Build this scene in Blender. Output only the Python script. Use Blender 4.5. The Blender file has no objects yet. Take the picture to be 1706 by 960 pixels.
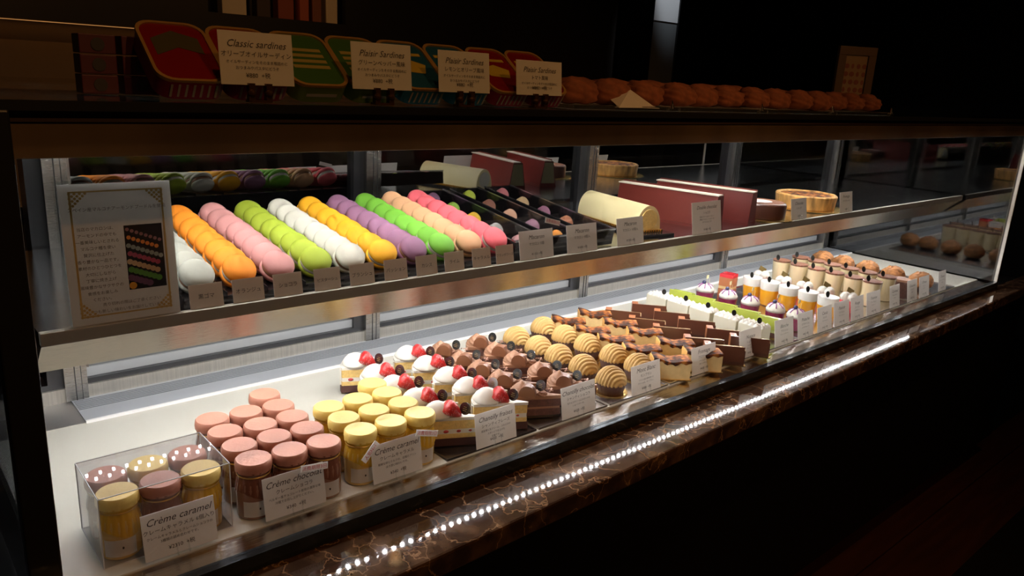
import bpy, bmesh, math, random
from mathutils import Vector, Matrix
random.seed(7)
S = bpy.context.scene
COL = S.collection
PI = math.pi
Z0 = 0.75            # height of the lower display deck above the floor

# ------------------------------------------------------------------ camera
cam = bpy.data.cameras.new('camera'); camo = bpy.data.objects.new('camera', cam); COL.objects.link(camo)
RX = Vector((0.75616529, -0.65212599, 0.05427467))
RY = Vector((-0.13425041, -0.23577398, -0.96249024))
RZ = Vector((0.64046146, 0.72051532, -0.26583228))
camo.matrix_world = Matrix(((RX.x, -RY.x, -RZ.x, 0), (RX.y, -RY.y, -RZ.y, 0), (RX.z, -RY.z, -RZ.z, Z0 + .6), (0, 0, 0, 1)))
cam.sensor_width = 36; cam.lens = 1282.1 / 1706 * 36
cam.clip_start = .02; cam.clip_end = 60
S.camera = camo

# ------------------------------------------------------------------ world, exposure, room lamps
w = bpy.data.worlds.new('world'); S.world = w; w.use_nodes = True
w.node_tree.nodes['Background'].inputs[0].default_value = (.010, .0075, .006, 1)
w.node_tree.nodes['Background'].inputs[1].default_value = .12
S.view_settings.view_transform = 'Standard'; S.view_settings.look = 'None'
S.view_settings.exposure = 0.0; S.view_settings.gamma = 1; S.view_settings.use_curve_mapping = False
S.cycles.max_bounces = 8; S.cycles.diffuse_bounces = 4; S.cycles.glossy_bounces = 5
S.cycles.transparent_max_bounces = 28; S.cycles.transmission_bounces = 6
S.cycles.caustics_reflective = True; S.cycles.caustics_refractive = False
S.cycles.sample_clamp_indirect = 4.0; S.cycles.sample_clamp_direct = 30.0
S.cycles.use_denoising = True
LED_TOP = 400.0      # emission strength of the diodes of the top strip
LED_LOW = 340.0       # of the strip under the shelf
WARM = (1.0, .47, .15)

def lamp(name, kind, loc, energy, color, **k):
    l = bpy.data.lights.new(name, kind); l.energy = energy; l.color = color
    for a, b in k.items():
        if a != 'aim': setattr(l, a, b)
    o = bpy.data.objects.new(name, l); COL.objects.link(o); o.location = loc
    if 'aim' in k:
        o.rotation_euler = (Vector(k['aim']) - Vector(loc)).to_track_quat('-Z', 'Y').to_euler()
    return o

# ------------------------------------------------------------------ materials
def mat(name, col, rough=.6, metal=0., var=0., scale=30., bump=0., bscale=60., coat=0., emit=None, es=0., sss=0., alpha=None, spec=.5, stretch=None):
    m = bpy.data.materials.new(name); m.use_nodes = True
    nt = m.node_tree; b = nt.nodes['Principled BSDF']
    b.inputs['Base Color'].default_value = (*col, 1); b.inputs['Roughness'].default_value = rough
    b.inputs['Metallic'].default_value = metal; b.inputs['Coat Weight'].default_value = coat
    b.inputs['Specular IOR Level'].default_value = spec
    if sss:
        b.inputs['Subsurface Weight'].default_value = sss; b.inputs['Subsurface Radius'].default_value = (.006, .004, .003)
    if emit:
        b.inputs['Emission Color'].default_value = (*emit, 1); b.inputs['Emission Strength'].default_value = es
    if alpha is not None: b.inputs['Alpha'].default_value = alpha
    if var or bump:
        tc = nt.nodes.new('ShaderNodeTexCoord'); mp = nt.nodes.new('ShaderNodeMapping')
        if stretch: mp.inputs['Scale'].default_value = stretch
        nt.links.new(tc.outputs['Object'], mp.inputs['Vector'])
    if var:
        n = nt.nodes.new('ShaderNodeTexNoise'); n.inputs['Scale'].default_value = scale; n.inputs['Detail'].default_value = 4
        r = nt.nodes.new('ShaderNodeValToRGB')
        r.color_ramp.elements[0].position = .3; r.color_ramp.elements[1].position = .7
        r.color_ramp.elements[0].color = (*[c * (1 - var) for c in col], 1)
        r.color_ramp.elements[1].color = (*[min(1, c * (1 + var)) for c in col], 1)
        nt.links.new(mp.outputs[0], n.inputs['Vector']); nt.links.new(n.outputs['Fac'], r.inputs[0])
        nt.links.new(r.outputs[0], b.inputs['Base Color'])
    if bump:
        n2 = nt.nodes.new('ShaderNodeTexNoise'); n2.inputs['Scale'].default_value = bscale; n2.inputs['Detail'].default_value = 3
        bp = nt.nodes.new('ShaderNodeBump'); bp.inputs['Strength'].default_value = bump; bp.inputs['Distance'].default_value = .002
        nt.links.new(mp.outputs[0], n2.inputs['Vector']); nt.links.new(n2.outputs['Fac'], bp.inputs['Height']); nt.links.new(bp.outputs[0], b.inputs['Normal'])
    return m

def glass(name, tint=(1, 1, 1), base=.035, rough=.0, k=.9, dark=0.):
    """thin clear pane: mostly see-through, mirror share rising at grazing angles"""
    m = bpy.data.materials.new(name); m.use_nodes = True; nt = m.node_tree; nt.nodes.clear()
    o = nt.nodes.new('ShaderNodeOutputMaterial'); mx = nt.nodes.new('ShaderNodeMixShader')
    t = nt.nodes.new('ShaderNodeBsdfTransparent'); g = nt.nodes.new('ShaderNodeBsdfGlossy')
    t.inputs[0].default_value = (*tint, 1); g.inputs['Roughness'].default_value = rough
    g.inputs['Color'].default_value = (1, 1, 1, 1)
    lw = nt.nodes.new('ShaderNodeLayerWeight'); lw.inputs['Blend'].default_value = .5
    p = nt.nodes.new('ShaderNodeMath'); p.operation = 'POWER'; p.inputs[1].default_value = 5
    ma = nt.nodes.new('ShaderNodeMath'); ma.operation = 'MULTIPLY_ADD'; ma.inputs[1].default_value = k; ma.inputs[2].default_value = base
    nt.links.new(lw.outputs['Facing'], p.inputs[0]); nt.links.new(p.outputs[0], ma.inputs[0])
    nt.links.new(ma.outputs[0], mx.inputs[0]); nt.links.new(t.outputs[0], mx.inputs[1]); nt.links.new(g.outputs[0], mx.inputs[2])
    nt.links.new(mx.outputs[0], o.inputs[0])
    return m

def paper_mat(name, col, tr=.45):
    m = mat(name, col, .5); nt = m.node_tree; b = nt.nodes['Principled BSDF']; o = nt.nodes['Material Output']
    t = nt.nodes.new('ShaderNodeBsdfTranslucent'); t.inputs[0].default_value = (*col, 1); mx = nt.nodes.new('ShaderNodeMixShader'); mx.inputs[0].default_value = tr
    nt.links.new(b.outputs[0], mx.inputs[1]); nt.links.new(t.outputs[0], mx.inputs[2]); nt.links.new(mx.outputs[0], o.inputs[0]); return m

def marble_mat():
    m = mat('brown_marble', (.05, .03, .02), .045, coat=.5)
    nt = m.node_tree; b = nt.nodes['Principled BSDF']
    tc = nt.nodes.new('ShaderNodeTexCoord')
    n0 = nt.nodes.new('ShaderNodeTexNoise'); n0.inputs['Scale'].default_value = 16; n0.inputs['Detail'].default_value = 6
    mixv = nt.nodes.new('ShaderNodeVectorMath'); mixv.operation = 'MULTIPLY_ADD'; mixv.inputs[1].default_value = (.16, .16, .16)
    nt.links.new(tc.outputs['Object'], n0.inputs['Vector']); nt.links.new(n0.outputs['Color'], mixv.inputs[0]); nt.links.new(tc.outputs['Object'], mixv.inputs[2])
    v = nt.nodes.new('ShaderNodeTexVoronoi'); v.feature = 'DISTANCE_TO_EDGE'; v.inputs['Scale'].default_value = 13
    nt.links.new(mixv.outputs[0], v.inputs['Vector'])
    r = nt.nodes.new('ShaderNodeValToRGB'); e = r.color_ramp.elements
    e[0].position = 0; e[0].color = (.50, .30, .17, 1); e[1].position = .022; e[1].color = (.055, .028, .016, 1)
    nt.links.new(v.outputs['Distance'], r.inputs[0])
    n1 = nt.nodes.new('ShaderNodeTexNoise'); n1.inputs['Scale'].default_value = 22; n1.inputs['Detail'].default_value = 8
    nt.links.new(tc.outputs['Object'], n1.inputs['Vector'])
    r2 = nt.nodes.new('ShaderNodeValToRGB'); f = r2.color_ramp.elements
    f[0].position = .45; f[0].color = (.018, .010, .007, 1); f[1].position = .80; f[1].color = (.26, .15, .085, 1)
    nt.links.new(n1.outputs['Fac'], r2.inputs[0])
    mx = nt.nodes.new('ShaderNodeMix'); mx.data_type = 'RGBA'; mx.inputs[0].default_value = .5
    nt.links.new(r.outputs[0], mx.inputs[6]); nt.links.new(r2.outputs[0], mx.inputs[7]); nt.links.new(mx.outputs[2], b.inputs['Base Color'])
    return m

def burnt_mat():
    m = mat('burnt_cheese_top', (.8, .5, .2), .75, spec=.25)
    nt = m.node_tree; b = nt.nodes['Principled BSDF']; tc = nt.nodes.new('ShaderNodeTexCoord')
    n = nt.nodes.new('ShaderNodeTexNoise'); n.inputs['Scale'].default_value = 55; n.inputs['Detail'].default_value = 5
    r = nt.nodes.new('ShaderNodeValToRGB'); e = r.color_ramp.elements
    e[0].position = .44; e[0].color = (.035, .012, .007, 1); e[1].position = .64; e[1].color = (.55, .21, .035, 1)
    x = r.color_ramp.elements.new(.53); x.color = (.22, .06, .012, 1)
    nt.links.new(tc.outputs['Object'], n.inputs['Vector']); nt.links.new(n.outputs['Fac'], r.inputs[0]); nt.links.new(r.outputs[0], b.inputs['Base Color'])
    return m

M = dict(
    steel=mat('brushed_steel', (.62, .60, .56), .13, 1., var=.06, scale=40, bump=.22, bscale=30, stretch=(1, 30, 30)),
    steel_dark=mat('dark_steel', (.30, .27, .24), .30, 1.),  # darker, rougher steel than the brushed one
    lipmetal=mat('satin_lip', (.34, .31, .26), .5, .5), trough=mat('brushed_trough', (.42, .35, .27), .16, 1., bump=.22, bscale=30, stretch=(1, 30, 30)), riser=mat('satin_riser', (.66, .62, .54), .32, .8, var=.10, scale=60, bump=.2, bscale=60, stretch=(6, .2, .2)), alu=mat('pale_aluminium', (.36, .37, .37), .5, .3),
    comb_steel=mat('cross_brushed_steel', (.60, .56, .50), .045, 1., bump=.13, bscale=30, stretch=(.2, 40, 40)),
    bronze=mat('bronze_fascia', (.17, .115, .060), .40, .4, var=.45, scale=5, stretch=(1, .2, .2)), bronze_dark=mat('dark_bronze_fascia', (.055, .030, .014), .5, .2),
    steel_soft=mat('satin_steel', (.60, .60, .60), .42, 1., var=.05, stretch=(60, 1, 60)),
    shelfplate=mat('polished_shelf_plate', (.72, .76, .80), .13, 1., bump=.10, bscale=50, stretch=(1, 18, 1)),
    black=mat('black_frame', (.012, .012, .014), .30, coat=.3),
    blueband=mat('smoked_rail', (.035, .042, .048), .16, .6),
    deck=mat('cream_deck_board', (.54, .53, .455), .35, var=.04, scale=6),
    grille=mat('grey_grille', (.42, .44, .46), .45, .3),
    grille_line=mat('grille_slot', (.16, .17, .18), .6, .2),
    glass=glass('clear_glass'),
    topglass=glass('counter_glass', (.34, .37, .35), .05),
    doorglass=glass('double_door_glass', (.30, .31, .32), .42, k=.5),
    sideglass=glass('side_pane_glass', (.60, .62, .64), .14, k=.7),
    plastic=glass('clear_plastic', (.97, .97, .98), .04),
    acrylic=glass('clear_acrylic', (.97, .98, .98), .05),
    marble=marble_mat(),
    cladding=mat('dark_counter_cladding', (.004, .004, .004), .5, spec=.2),
    wood=mat('dark_red_wood_floor', (.045, .013, .005), .4, var=.25, scale=4, stretch=(1, 12, 1)),
    tile=mat('black_floor_tile', (.008, .008, .009), .35),
    wallpaint=mat('dark_shop_wall', (.012, .009, .007), .8),
    plaster=mat('warm_plaster', (.26, .18, .10), .8, var=.06, scale=3),
    led=mat('white_diodes', (1, 1, 1), .4, emit=(1, .98, .94), es=LED_TOP),
    led_low=mat('white_diodes_low', (1, 1, 1), .4, emit=(.98, .98, 1.0), es=LED_LOW),
    strip=mat('led_carrier', (.75, .75, .75), .25, .6, bump=.5, bscale=400),
    warmlens=mat('warm_lamp_lens', (1, .8, .5), .4, emit=(1.0, .60, .28), es=25),
    card=paper_mat('white_card', (.86, .85, .82)), ink=mat('dark_ink', (.03, .025, .025), .6), redink=mat('red_ink', (.55, .02, .05), .5),
    cream_card=paper_mat('cream_card', (.78, .70, .62), .35),
    silver=mat('silver_board', (.75, .75, .76), .22, 1.), gold=mat('gold_foil', (.85, .60, .22), .25, 1.),
    goldprint=mat('gold_print', (.62, .40, .12), .5), blackboard=mat('black_tray_plastic', (.014, .012, .013), .18, coat=.4),
    # food
    pud_choc=mat('cocoa_pudding', (.26, .13, .085), .12, coat=.6), pud_yel=mat('custard_pudding', (.66, .43, .13), .12, coat=.6),
    lid_choc=mat('salmon_brown_paper', (.40, .155, .095), .55, bump=.15, bscale=200), lid_yel=mat('yellow_paper', (.74, .53, .13), .5, bump=.15, bscale=200),
    skirt_choc=mat('brown_cellophane', (.16, .055, .03), .25, coat=.4), skirt_yel=mat('yellow_cellophane', (.66, .38, .03), .25, coat=.4),
    band=mat('gold_elastic', (.55, .33, .07), .35, .5),
    sponge=mat('yellow_sponge', (.74, .52, .18), .85, var=.12, scale=180, bump=.4, bscale=400),
    whipped=mat('whipped_cream', (.74, .71, .63), .5, sss=.15), berry=mat('strawberry_red', (.50, .018, .018), .3, var=.3, scale=300, coat=.3),
    sugar=mat('powdered_sugar', (.85, .70, .70), .9), jelly=mat('strawberry_filling', (.45, .05, .05), .35),
    papercup=mat('dark_brown_paper_cup', (.075, .028, .022), .6),
    choccream=mat('cocoa_cream', (.34, .17, .095), .5, bump=.2, bscale=150), choc=mat('dark_chocolate', (.085, .032, .022), .3, coat=.2),
    chocsponge=mat('chocolate_sponge', (.13, .055, .04), .8, var=.25, scale=150), milkchoc=mat('milk_chocolate_curl', (.19, .075, .035), .35),
    noodle=mat('chestnut_paste', (.52, .32, .10), .55), cheese=mat('pale_cheesecake', (.70, .52, .24), .6, var=.08, scale=90), burnt=burnt_mat(),
    orangechoc=mat('orange_brown_glaze', (.42, .15, .06), .3, coat=.3), tag=mat('black_tag', (.012, .012, .010), .25, coat=.5), tagsilver=mat('silver_tag', (.35, .37, .36), .3, .5),
    white=mat('white_mousse', (.74, .70, .54), .5), green=mat('green_glaze', (.42, .48, .07), .18, coat=.5), greenside=mat('pale_green_mousse', (.60, .66, .26), .5),
    purple=mat('cassis_jelly', (.24, .02, .07), .15, coat=.6), violet=mat('violet_drizzle', (.30, .06, .28), .4), bberry=mat('blueberry', (.03, .03, .09), .5),
    mango=mat('mango_jelly', (.82, .38, .02), .12, coat=.6), redjelly=mat('raspberry_jelly', (.62, .03, .04), .15, coat=.6),
    cocoa=mat('cocoa_dusting', (.17, .058, .022), .8, var=.15, scale=60), custard=mat('mascarpone_cream', (.90, .76, .44), .25, coat=.4),
    choux=mat('crackled_choux', (.32, .13, .038), .75, var=.45, scale=70, bump=.8, bscale=120),
    rollcream=mat('butter_yellow_cream', (.88, .76, .42), .45, bump=.1, bscale=40), redbox=mat('dark_red_carton', (.115, .012, .008), .5, spec=.3), redbox_in=mat('cream_lining', (.80, .72, .60), .5),
    truffle=mat('cocoa_dusted_cake', (.22, .065, .028), .85, var=.35, scale=45, bump=1., bscale=70),
    tinred=mat('red_tin_print', (.25, .010, .010), .25, .3, coat=.4), tingreen=mat('green_tin_print', (.06, .15, .03), .25, .3, coat=.4), tingreenside=mat('lime_tin_side', (.12, .17, .02), .3, .3),
    tinblue=mat('blue_tin_print', (.02, .10, .18), .25, .3, coat=.4), tinblueside=mat('sky_blue_tin_side', (.025, .16, .30), .3, .3), tinredside=mat('crimson_tin_side', (.26, .015, .05), .3, .3),
    tingold=mat('gold_tin_rim', (.46, .26, .07), .3, .4), tinwhite=mat('white_tin_stripe', (.30, .27, .24), .3),
    pink=mat('pink_carton', (.07, .006, .014), .5), darkwood=mat('dark_picture_frame', (.10, .05, .02), .4), darkdoor=mat('grey_metal_column', (.42, .45, .46), .35, .6),
    tagprint=mat('dull_gold_print', (.28, .18, .06), .5), paper=paper_mat('white_paper', (.84, .80, .76), .25),
)
macmat = lambda n, c: mat('macaron_' + n, c, .75, var=.03, scale=60, bump=.08, bscale=300)

# ------------------------------------------------------------------ mesh helpers
class MB:
    def __init__(s): s.b = bmesh.new()
    def box(s, x0, x1, y0, y1, z0, z1, mi=0):
        v = [s.b.verts.new((x, y, z)) for z in (z0, z1) for y in (y0, y1) for x in (x0, x1)]
        for f in ((0, 2, 3, 1), (4, 5, 7, 6), (0, 1, 5, 4), (2, 6, 7, 3), (0, 4, 6, 2), (1, 3, 7, 5)):
            s.b.faces.new([v[i] for i in f]).material_index = mi
        return s
    def prism(s, pts, z0, z1, mi=0):
        a = [s.b.verts.new((x, y, z0)) for x, y in pts]; b = [s.b.verts.new((x, y, z1)) for x, y in pts]
        s.b.faces.new(a[::-1]).material_index = mi; s.b.faces.new(b).material_index = mi
        n = len(pts)
        for i in range(n): s.b.faces.new((a[i], a[(i + 1) % n], b[(i + 1) % n], b[i])).material_index = mi
        return s
    def prismx(s, pts, x0, x1):     # polygon in (y, z), extruded along x
        a = [s.b.verts.new((x0, y, z)) for y, z in pts]; b = [s.b.verts.new((x1, y, z)) for y, z in pts]
        s.b.faces.new(a); s.b.faces.new(b[::-1]); n = len(pts)
        for i in range(n): s.b.faces.new((a[(i + 1) % n], a[i], b[i], b[(i + 1) % n]))
        return s
    def lathe(s, prof, seg=24, c=(0, 0, 0), fn=None, close=True):
        rings = []
        for r, z in prof:
            ring = []
            for k in range(seg):
                a = 2 * PI * k / seg; rr = r; zz = z
                if fn: rr, zz = fn(r, z, a)
                ring.append(s.b.verts.new((c[0] + rr * math.cos(a), c[1] + rr * math.sin(a), c[2] + zz)))
            rings.append(ring)
        for A, B in zip(rings, rings[1:]):
            for k in range(seg): s.b.faces.new((A[k], A[(k + 1) % seg], B[(k + 1) % seg], B[k]))
        if close or prof[0][0] < .002: s.b.faces.new(rings[0][::-1])
        if close or prof[-1][0] < .002: s.b.faces.new(rings[-1])
        return s
    def ball(s, c, r, sc=(1, 1, 1), seg=14, rings=9, fn=None):
        P = []
        for i in range(rings + 1):
            t = PI * i / rings; row = []
            for k in range(seg):
                a = 2 * PI * k / seg; d = Vector((math.sin(t) * math.cos(a), math.sin(t) * math.sin(a), math.cos(t)))
                q = r * (fn(d) if fn else 1)
                row.append((c[0] + d.x * q * sc[0], c[1] + d.y * q * sc[1], c[2] + d.z * q * sc[2]))
            P.append(row)
        top = s.b.verts.new(P[0][0]); bot = s.b.verts.new(P[-1][0])
        rr = [[s.b.verts.new(p) for p in row] for row in P[1:-1]]
        for k in range(seg):
            s.b.faces.new((top, rr[0][k], rr[0][(k + 1) % seg])); s.b.faces.new((bot, rr[-1][(k + 1) % seg], rr[-1][k]))
        for A, B in zip(rr, rr[1:]):
            for k in range(seg): s.b.faces.new((A[k], B[k], B[(k + 1) % seg], A[(k + 1) % seg]))
        return s
    def tube(s, pts, r, seg=8):
        prev = None; n = len(pts); pts = [Vector(p) for p in pts]
        for i, p in enumerate(pts):
            d = (pts[min(i + 1, n - 1)] - pts[max(i - 1, 0)]).normalized()
            u = d.cross(Vector((0, 0, 1)));  u = u if u.length > .1 else d.cross(Vector((1, 0, 0))); u.normalize(); v = d.cross(u)
            ring = [s.b.verts.new(p + (u * math.cos(2 * PI * k / seg) + v * math.sin(2 * PI * k / seg)) * r) for k in range(seg)]
            if prev:
                for k in range(seg): s.b.faces.new((prev[k], prev[(k + 1) % seg], ring[(k + 1) % seg], ring[k]))
            else: s.b.faces.new(ring)
            prev = ring
        s.b.faces.new(prev[::-1]); return s
    def disc(s, c, r, n, th=.001, seg=20, sx=1.):   # flat round plate whose face looks along n
        q = Vector(n).to_track_quat('Z', 'Y'); a = []; b = []
        for k in range(seg):
            p = Vector((r * sx * math.cos(2 * PI * k / seg), r * math.sin(2 * PI * k / seg), 0))
            a.append(s.b.verts.new(Vector(c) + q @ (p - Vector((0, 0, th / 2))))); b.append(s.b.verts.new(Vector(c) + q @ (p + Vector((0, 0, th / 2)))))
        s.b.faces.new(a[::-1]); s.b.faces.new(b)
        for k in range(seg): s.b.faces.new((a[k], a[(k + 1) % seg], b[(k + 1) % seg], b[k]))
        return s
    def xf(s, mtx): bmesh.ops.transform(s.b, matrix=mtx, verts=s.b.verts); return s
    def build(s, name, m, parent=None, smooth=False, loc=None, bevel=0.):
        if bevel: bmesh.ops.bevel(s.b, geom=s.b.edges[:], offset=bevel, segments=2, affect='EDGES', profile=.5)
        bmesh.ops.recalc_face_normals(s.b, faces=s.b.faces)
        me = bpy.data.meshes.new(name); s.b.to_mesh(me); s.b.free()
        for mm in (m if isinstance(m, (list, tuple)) else [m]): me.materials.append(mm)
        if smooth: me.polygons.foreach_set('use_smooth', [True] * len(me.polygons)); 
        o = bpy.data.objects.new(name, me); COL.objects.link(o)
        if parent: o.parent = parent
        if loc: o.location = loc
        if smooth and smooth != 'all': me.set_sharp_from_angle(angle=math.radians(45))
        return o

def tag(o, label=None, cat=None, group=None, kind=None):
    for k, v in (('label', label), ('category', cat), ('group', group), ('kind', kind)):
        if v: o[k] = v
    return o
def thing(name, label, cat, loc=(0, 0, 0), rz=0., group=None):
    o = bpy.data.objects.new(name, None); COL.objects.link(o); o.empty_display_size = .01
    o.location = (loc[0], loc[1], loc[2] + Z0); o.rotation_euler = (0, 0, rz); return tag(o, label, cat, group)
def dup(root, loc, rz, label):
    r = root.copy(); COL.objects.link(r); r.location = (loc[0], loc[1], loc[2] + Z0); r.rotation_euler = (root.rotation_euler[0], root.rotation_euler[1], rz); r['label'] = label
    for ch in list(root.children):
        c = ch.copy(); COL.objects.link(c); c.parent = r
        for g in list(ch.children):
            d = g.copy(); COL.objects.link(d); d.parent = c
    return r
ORD = ['frontmost', 'second from the front', 'third from the front', 'fourth from the front', 'fifth from the front', 'sixth from the front', 'seventh from the front', 'eighth from the front', 'ninth from the front']
def nth(i, n): return 'rearmost' if i == n - 1 else ORD[i]
TXT = {}
def text_mesh(parent, name, lines, m, mtx):
    """lines: (string, size, x, y, shear, align).  flat lettering joined in one mesh, lying in local xy, then mtx"""
    bm = bmesh.new(); dg = None; tmp = []
    for (t, sz, x, y, sh, al) in lines:
        key = (t, sh)
        if key not in TXT:
            c = bpy.data.curves.new('lettering', 'FONT'); c.body = t; c.size = 1; c.shear = sh; c.align_x = 'CENTER'; c.resolution_u = 2
            o = bpy.data.objects.new('lettering_source', c); COL.objects.link(o); bpy.context.view_layer.update()
            TXT[key] = bpy.data.meshes.new_from_object(o.evaluated_get(bpy.context.evaluated_depsgraph_get())); bpy.data.objects.remove(o)
        me = TXT[key]; k0 = len(bm.verts); bm.from_mesh(me); bm.verts.ensure_lookup_table()
        for v in bm.verts[k0:]: v.co = Vector((v.co.x * sz + x, v.co.y * sz + y, 0))
    bmesh.ops.transform(bm, matrix=mtx, verts=bm.verts)
    me = bpy.data.meshes.new(name); bm.to_mesh(me); bm.free(); me.materials.append(m)
    o = bpy.data.objects.new(name, me); COL.objects.link(o); o.parent = parent; return o

# ================================================================== the room
def struct(o): o['kind'] = 'structure'; return o
FY0, FY1 = -3.0, 2.9
struct(MB().box(-3, 6, FY0, .59, -.05, 0).box(-3, 6, .88, FY1, -.05, 0).build('floor', M['tile']))
fl = MB().box(-3, 6, .765, .88, -.05, .004).box(-3, 6, .59, .762, -.05, .001)
struct(fl.build('trim_1', M['wood']))
struct(MB().box(-3, 6, FY0, FY1, 2.7, 2.75).build('ceiling', M['wallpaint']))
struct(MB().box(-3, 6, FY1 - .05, FY1, 0, 2.7).build('wall_back', M['wallpaint']))
struct(MB().box(-3.05, -3, FY0, FY1, 0, 2.7).build('wall_left', M['wallpaint']))
struct(MB().box(5.2, 5.25, FY0, FY1, 0, 2.7).build('wall_right', M['wallpaint']))
struct(MB().box(-3, 6, FY0 - .05, FY0, 0, 2.7).build('wall_front', M['wallpaint']))
struct(MB().box(3.92, 3.95, .58, .86, 0, .14).box(3.95, 5.2, .58, .62, 0, .14).build('baseboard_right', M['wood']))
# backlit plaster splashback under the dark wall cabinet
struct(MB().box(-1.5, 2.02, 2.62, 2.66, .9, Z0 + .70).build('trim_2', M['plaster']))
cab = thing('wall_cabinet', 'black wall cabinet above the warm lit splashback behind the case', 'cabinet', (.3, 2.45, .675))
MB().box(-1.8, 1.75, -.0, .17, 0, .06).box(-1.8, .60, 0, .17, .06, .9).box(1.06, 1.75, 0, .17, .06, .9).box(.60, 1.06, 0, .17, .42, .9).box(.60, 1.06, .14, .17, .06, .42).build('carcass', M['black'], cab)
MB().box(-1.7, 1.6, .13, .15, -.001, 0).build('light_strip', mat('amber_strip', (1, .7, .4), .5, emit=(1, .45, .13), es=.45), cab)
for i, (x, wd, h, c, lab) in enumerate([(.95, .085, .2, (.8, .72, .6), 'cream package at the left of the lit niche above the tins'), (1.06, .05, .2, (.05, .03, .03), 'dark package beside the cream one in the lit niche'), (1.13, .06, .22, (.30, .06, .04), 'red-brown package in the middle of the lit niche'), (1.205, .035, .24, (.45, .10, .05), 'narrow rust-red package in the lit niche'), (1.25, .035, .2, (.25, .08, .04), 'brown package near the right of the lit niche'), (1.30, .045, .2, (.75, .65, .5), 'cream package at the right end of the lit niche')]):
    p = thing('gift_package', lab, 'package', (x, 2.47, .735), 0, 'packages in the lit wall niche')
    mm = mat('package_paper', c, .5)
    MB().box(0, wd * .9, 0, .04, 0, h).build('package_body', mm, p, bevel=.002)
    MB().box(-.002, wd * .9 + .002, -.002, .042, h * .8, h * .86).build('ribbon', M['goldprint'], p)
lamp('niche_lamp', 'POINT', (1.12, 2.42, Z0 + 1.08), .5, WARM, shadow_soft_size=.03)
# lit metal column far behind
c_ = thing('metal_column', 'pale grey metal column lit from above behind the case', 'column', (3.26, 2.62, -.75))
MB().box(-.10, .10, 0, .2, 0, 2.7).build('shaft', M['darkdoor'], c_); MB().box(-.108, -.10, -.01, .2, 0, 2.7).box(.10, .104, -.01, .2, 0, 2.7).build('edge_trim', M['black'], c_)
MB().box(-.099, .099, -.004, 0, 1.655, 2.0).build('pale_upper_face', mat('pale_column_face', (.85, .86, .86), .3), c_)  # upper part of the shaft faced in a paler colour
lamp('column_lamp', 'SPOT', (3.15, 2.15, 2.6), 26, (.86, .92, 1.0), spot_size=.32, spot_blend=.6, aim=(3.27, 2.62, 1.85), shadow_soft_size=.04)
# ceiling downlights
for i, (x, y, lab) in enumerate([(.3, .2, 'round warm ceiling downlight nearest the viewer'), (1.3, .1, 'round warm ceiling downlight over the middle of the case'), (2.6, .1, 'round warm ceiling downlight over the right end of the case'), (.6, -1.4, 'round warm ceiling downlight behind the viewer on the left'), (2.0, -1.4, 'round warm ceiling downlight behind the viewer on the right')]):
    d = thing('ceiling_downlight', lab, 'lamp', (x, y, 1.93), 0, 'ceiling downlights')
    MB().lathe([(.05, .02), (.055, .0), (.042, -.002), (.040, .018)], 24, close=False).build('rim', M['black'], d, True)
    MB().lathe([(.0, .006), (.038, .006), (.038, .012), (0.001, .012)], 24, close=False).build('lens', M['warmlens'], d)
    lamp('downlight_lamp', 'SPOT', (x, y, 2.64), 10.0 if y > -1 else 30.0, WARM, spot_size=1.5 if y > -1 else 1.0, spot_blend=.8, aim=(x, y + .02, 0) if y > -1 else (x, .9, 1.15), shadow_soft_size=.03)

# ================================================================== the display case
XL, XR = .122, 2.985
case = thing('display_case', 'long glass pastry case with steel shelf on a brown marble ledge', 'display case', (0, 0, 0))
def cb(name, m, *boxes, bevel=0., parent=None):
    b = MB()
    for q in boxes: b.box(*q)
    return b.build(name, m, parent or case, bevel=bevel)
cb('deck', M['deck'], (XL + .0, XR - .02, .886, 1.344, -.03, 0))
MB().prismx([(.845, -.03), (.886, -.03), (.886, -.002), (.845, -.0068)], XL, XR - .02).build('front_kick_strip', M['comb_steel'], case)
cb('end_plate', M['steel_soft'], (XL, .256, 1.344, 1.446, -.03, .001))
gr = cb('grille', M['grille'], (.256, XR - .02, 1.344, 1.446, -.03, .003))
b = MB()
for k in range(7): b.box(.258, XR - .03, 1.395 + k * .0065, 1.3975 + k * .0065, .003, .0036)
b.build('slots', M['grille_line'], gr)
cb('grille_lip', mat('white_lip', (.85, .85, .83), .4), (.256, XR - .02, 1.3395, 1.3445, -.001, .0045))
# riser and sliding doors
cb('rear_sill', M['riser'], (XL, XR - .02, 1.446, 1.50, -.03, .026))
cb('sill_gasket', M['black'], (XL, XR - .02, 1.452, 1.50, .026, .036))
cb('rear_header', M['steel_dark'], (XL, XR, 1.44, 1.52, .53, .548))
for x in (.25, .850, 1.535, 2.225, 2.925):
    m_ = cb('door_mullion', M['steel'], (x - .002, x + .034, 1.440, 1.50, .0035, .53))
    cb('groove', M['black'], (x - .026, x - .002, 1.452, 1.50, .036, .53), (x + .014, x + .0155, 1.4390, 1.4400, .0035, .53), (x + .024, x + .0250, 1.4390, 1.4400, .0035, .53), parent=m_)
for x0, x1 in ((.28, .824), (.88, 1.509), (1.565, 2.199), (2.255, 2.90)):
    d = cb('sliding_door', M['doorglass'], (x0, x1, 1.466, 1.468, .036, .53))
    cb('bottom_rail', M['alu'], (x0, x1, 1.460, 1.4655, .0365, .054), parent=d)
    cb('side_rail', M['steel_dark'], (x0, x0 + .012, 1.460, 1.4655, .054, .53), parent=d)
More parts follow.
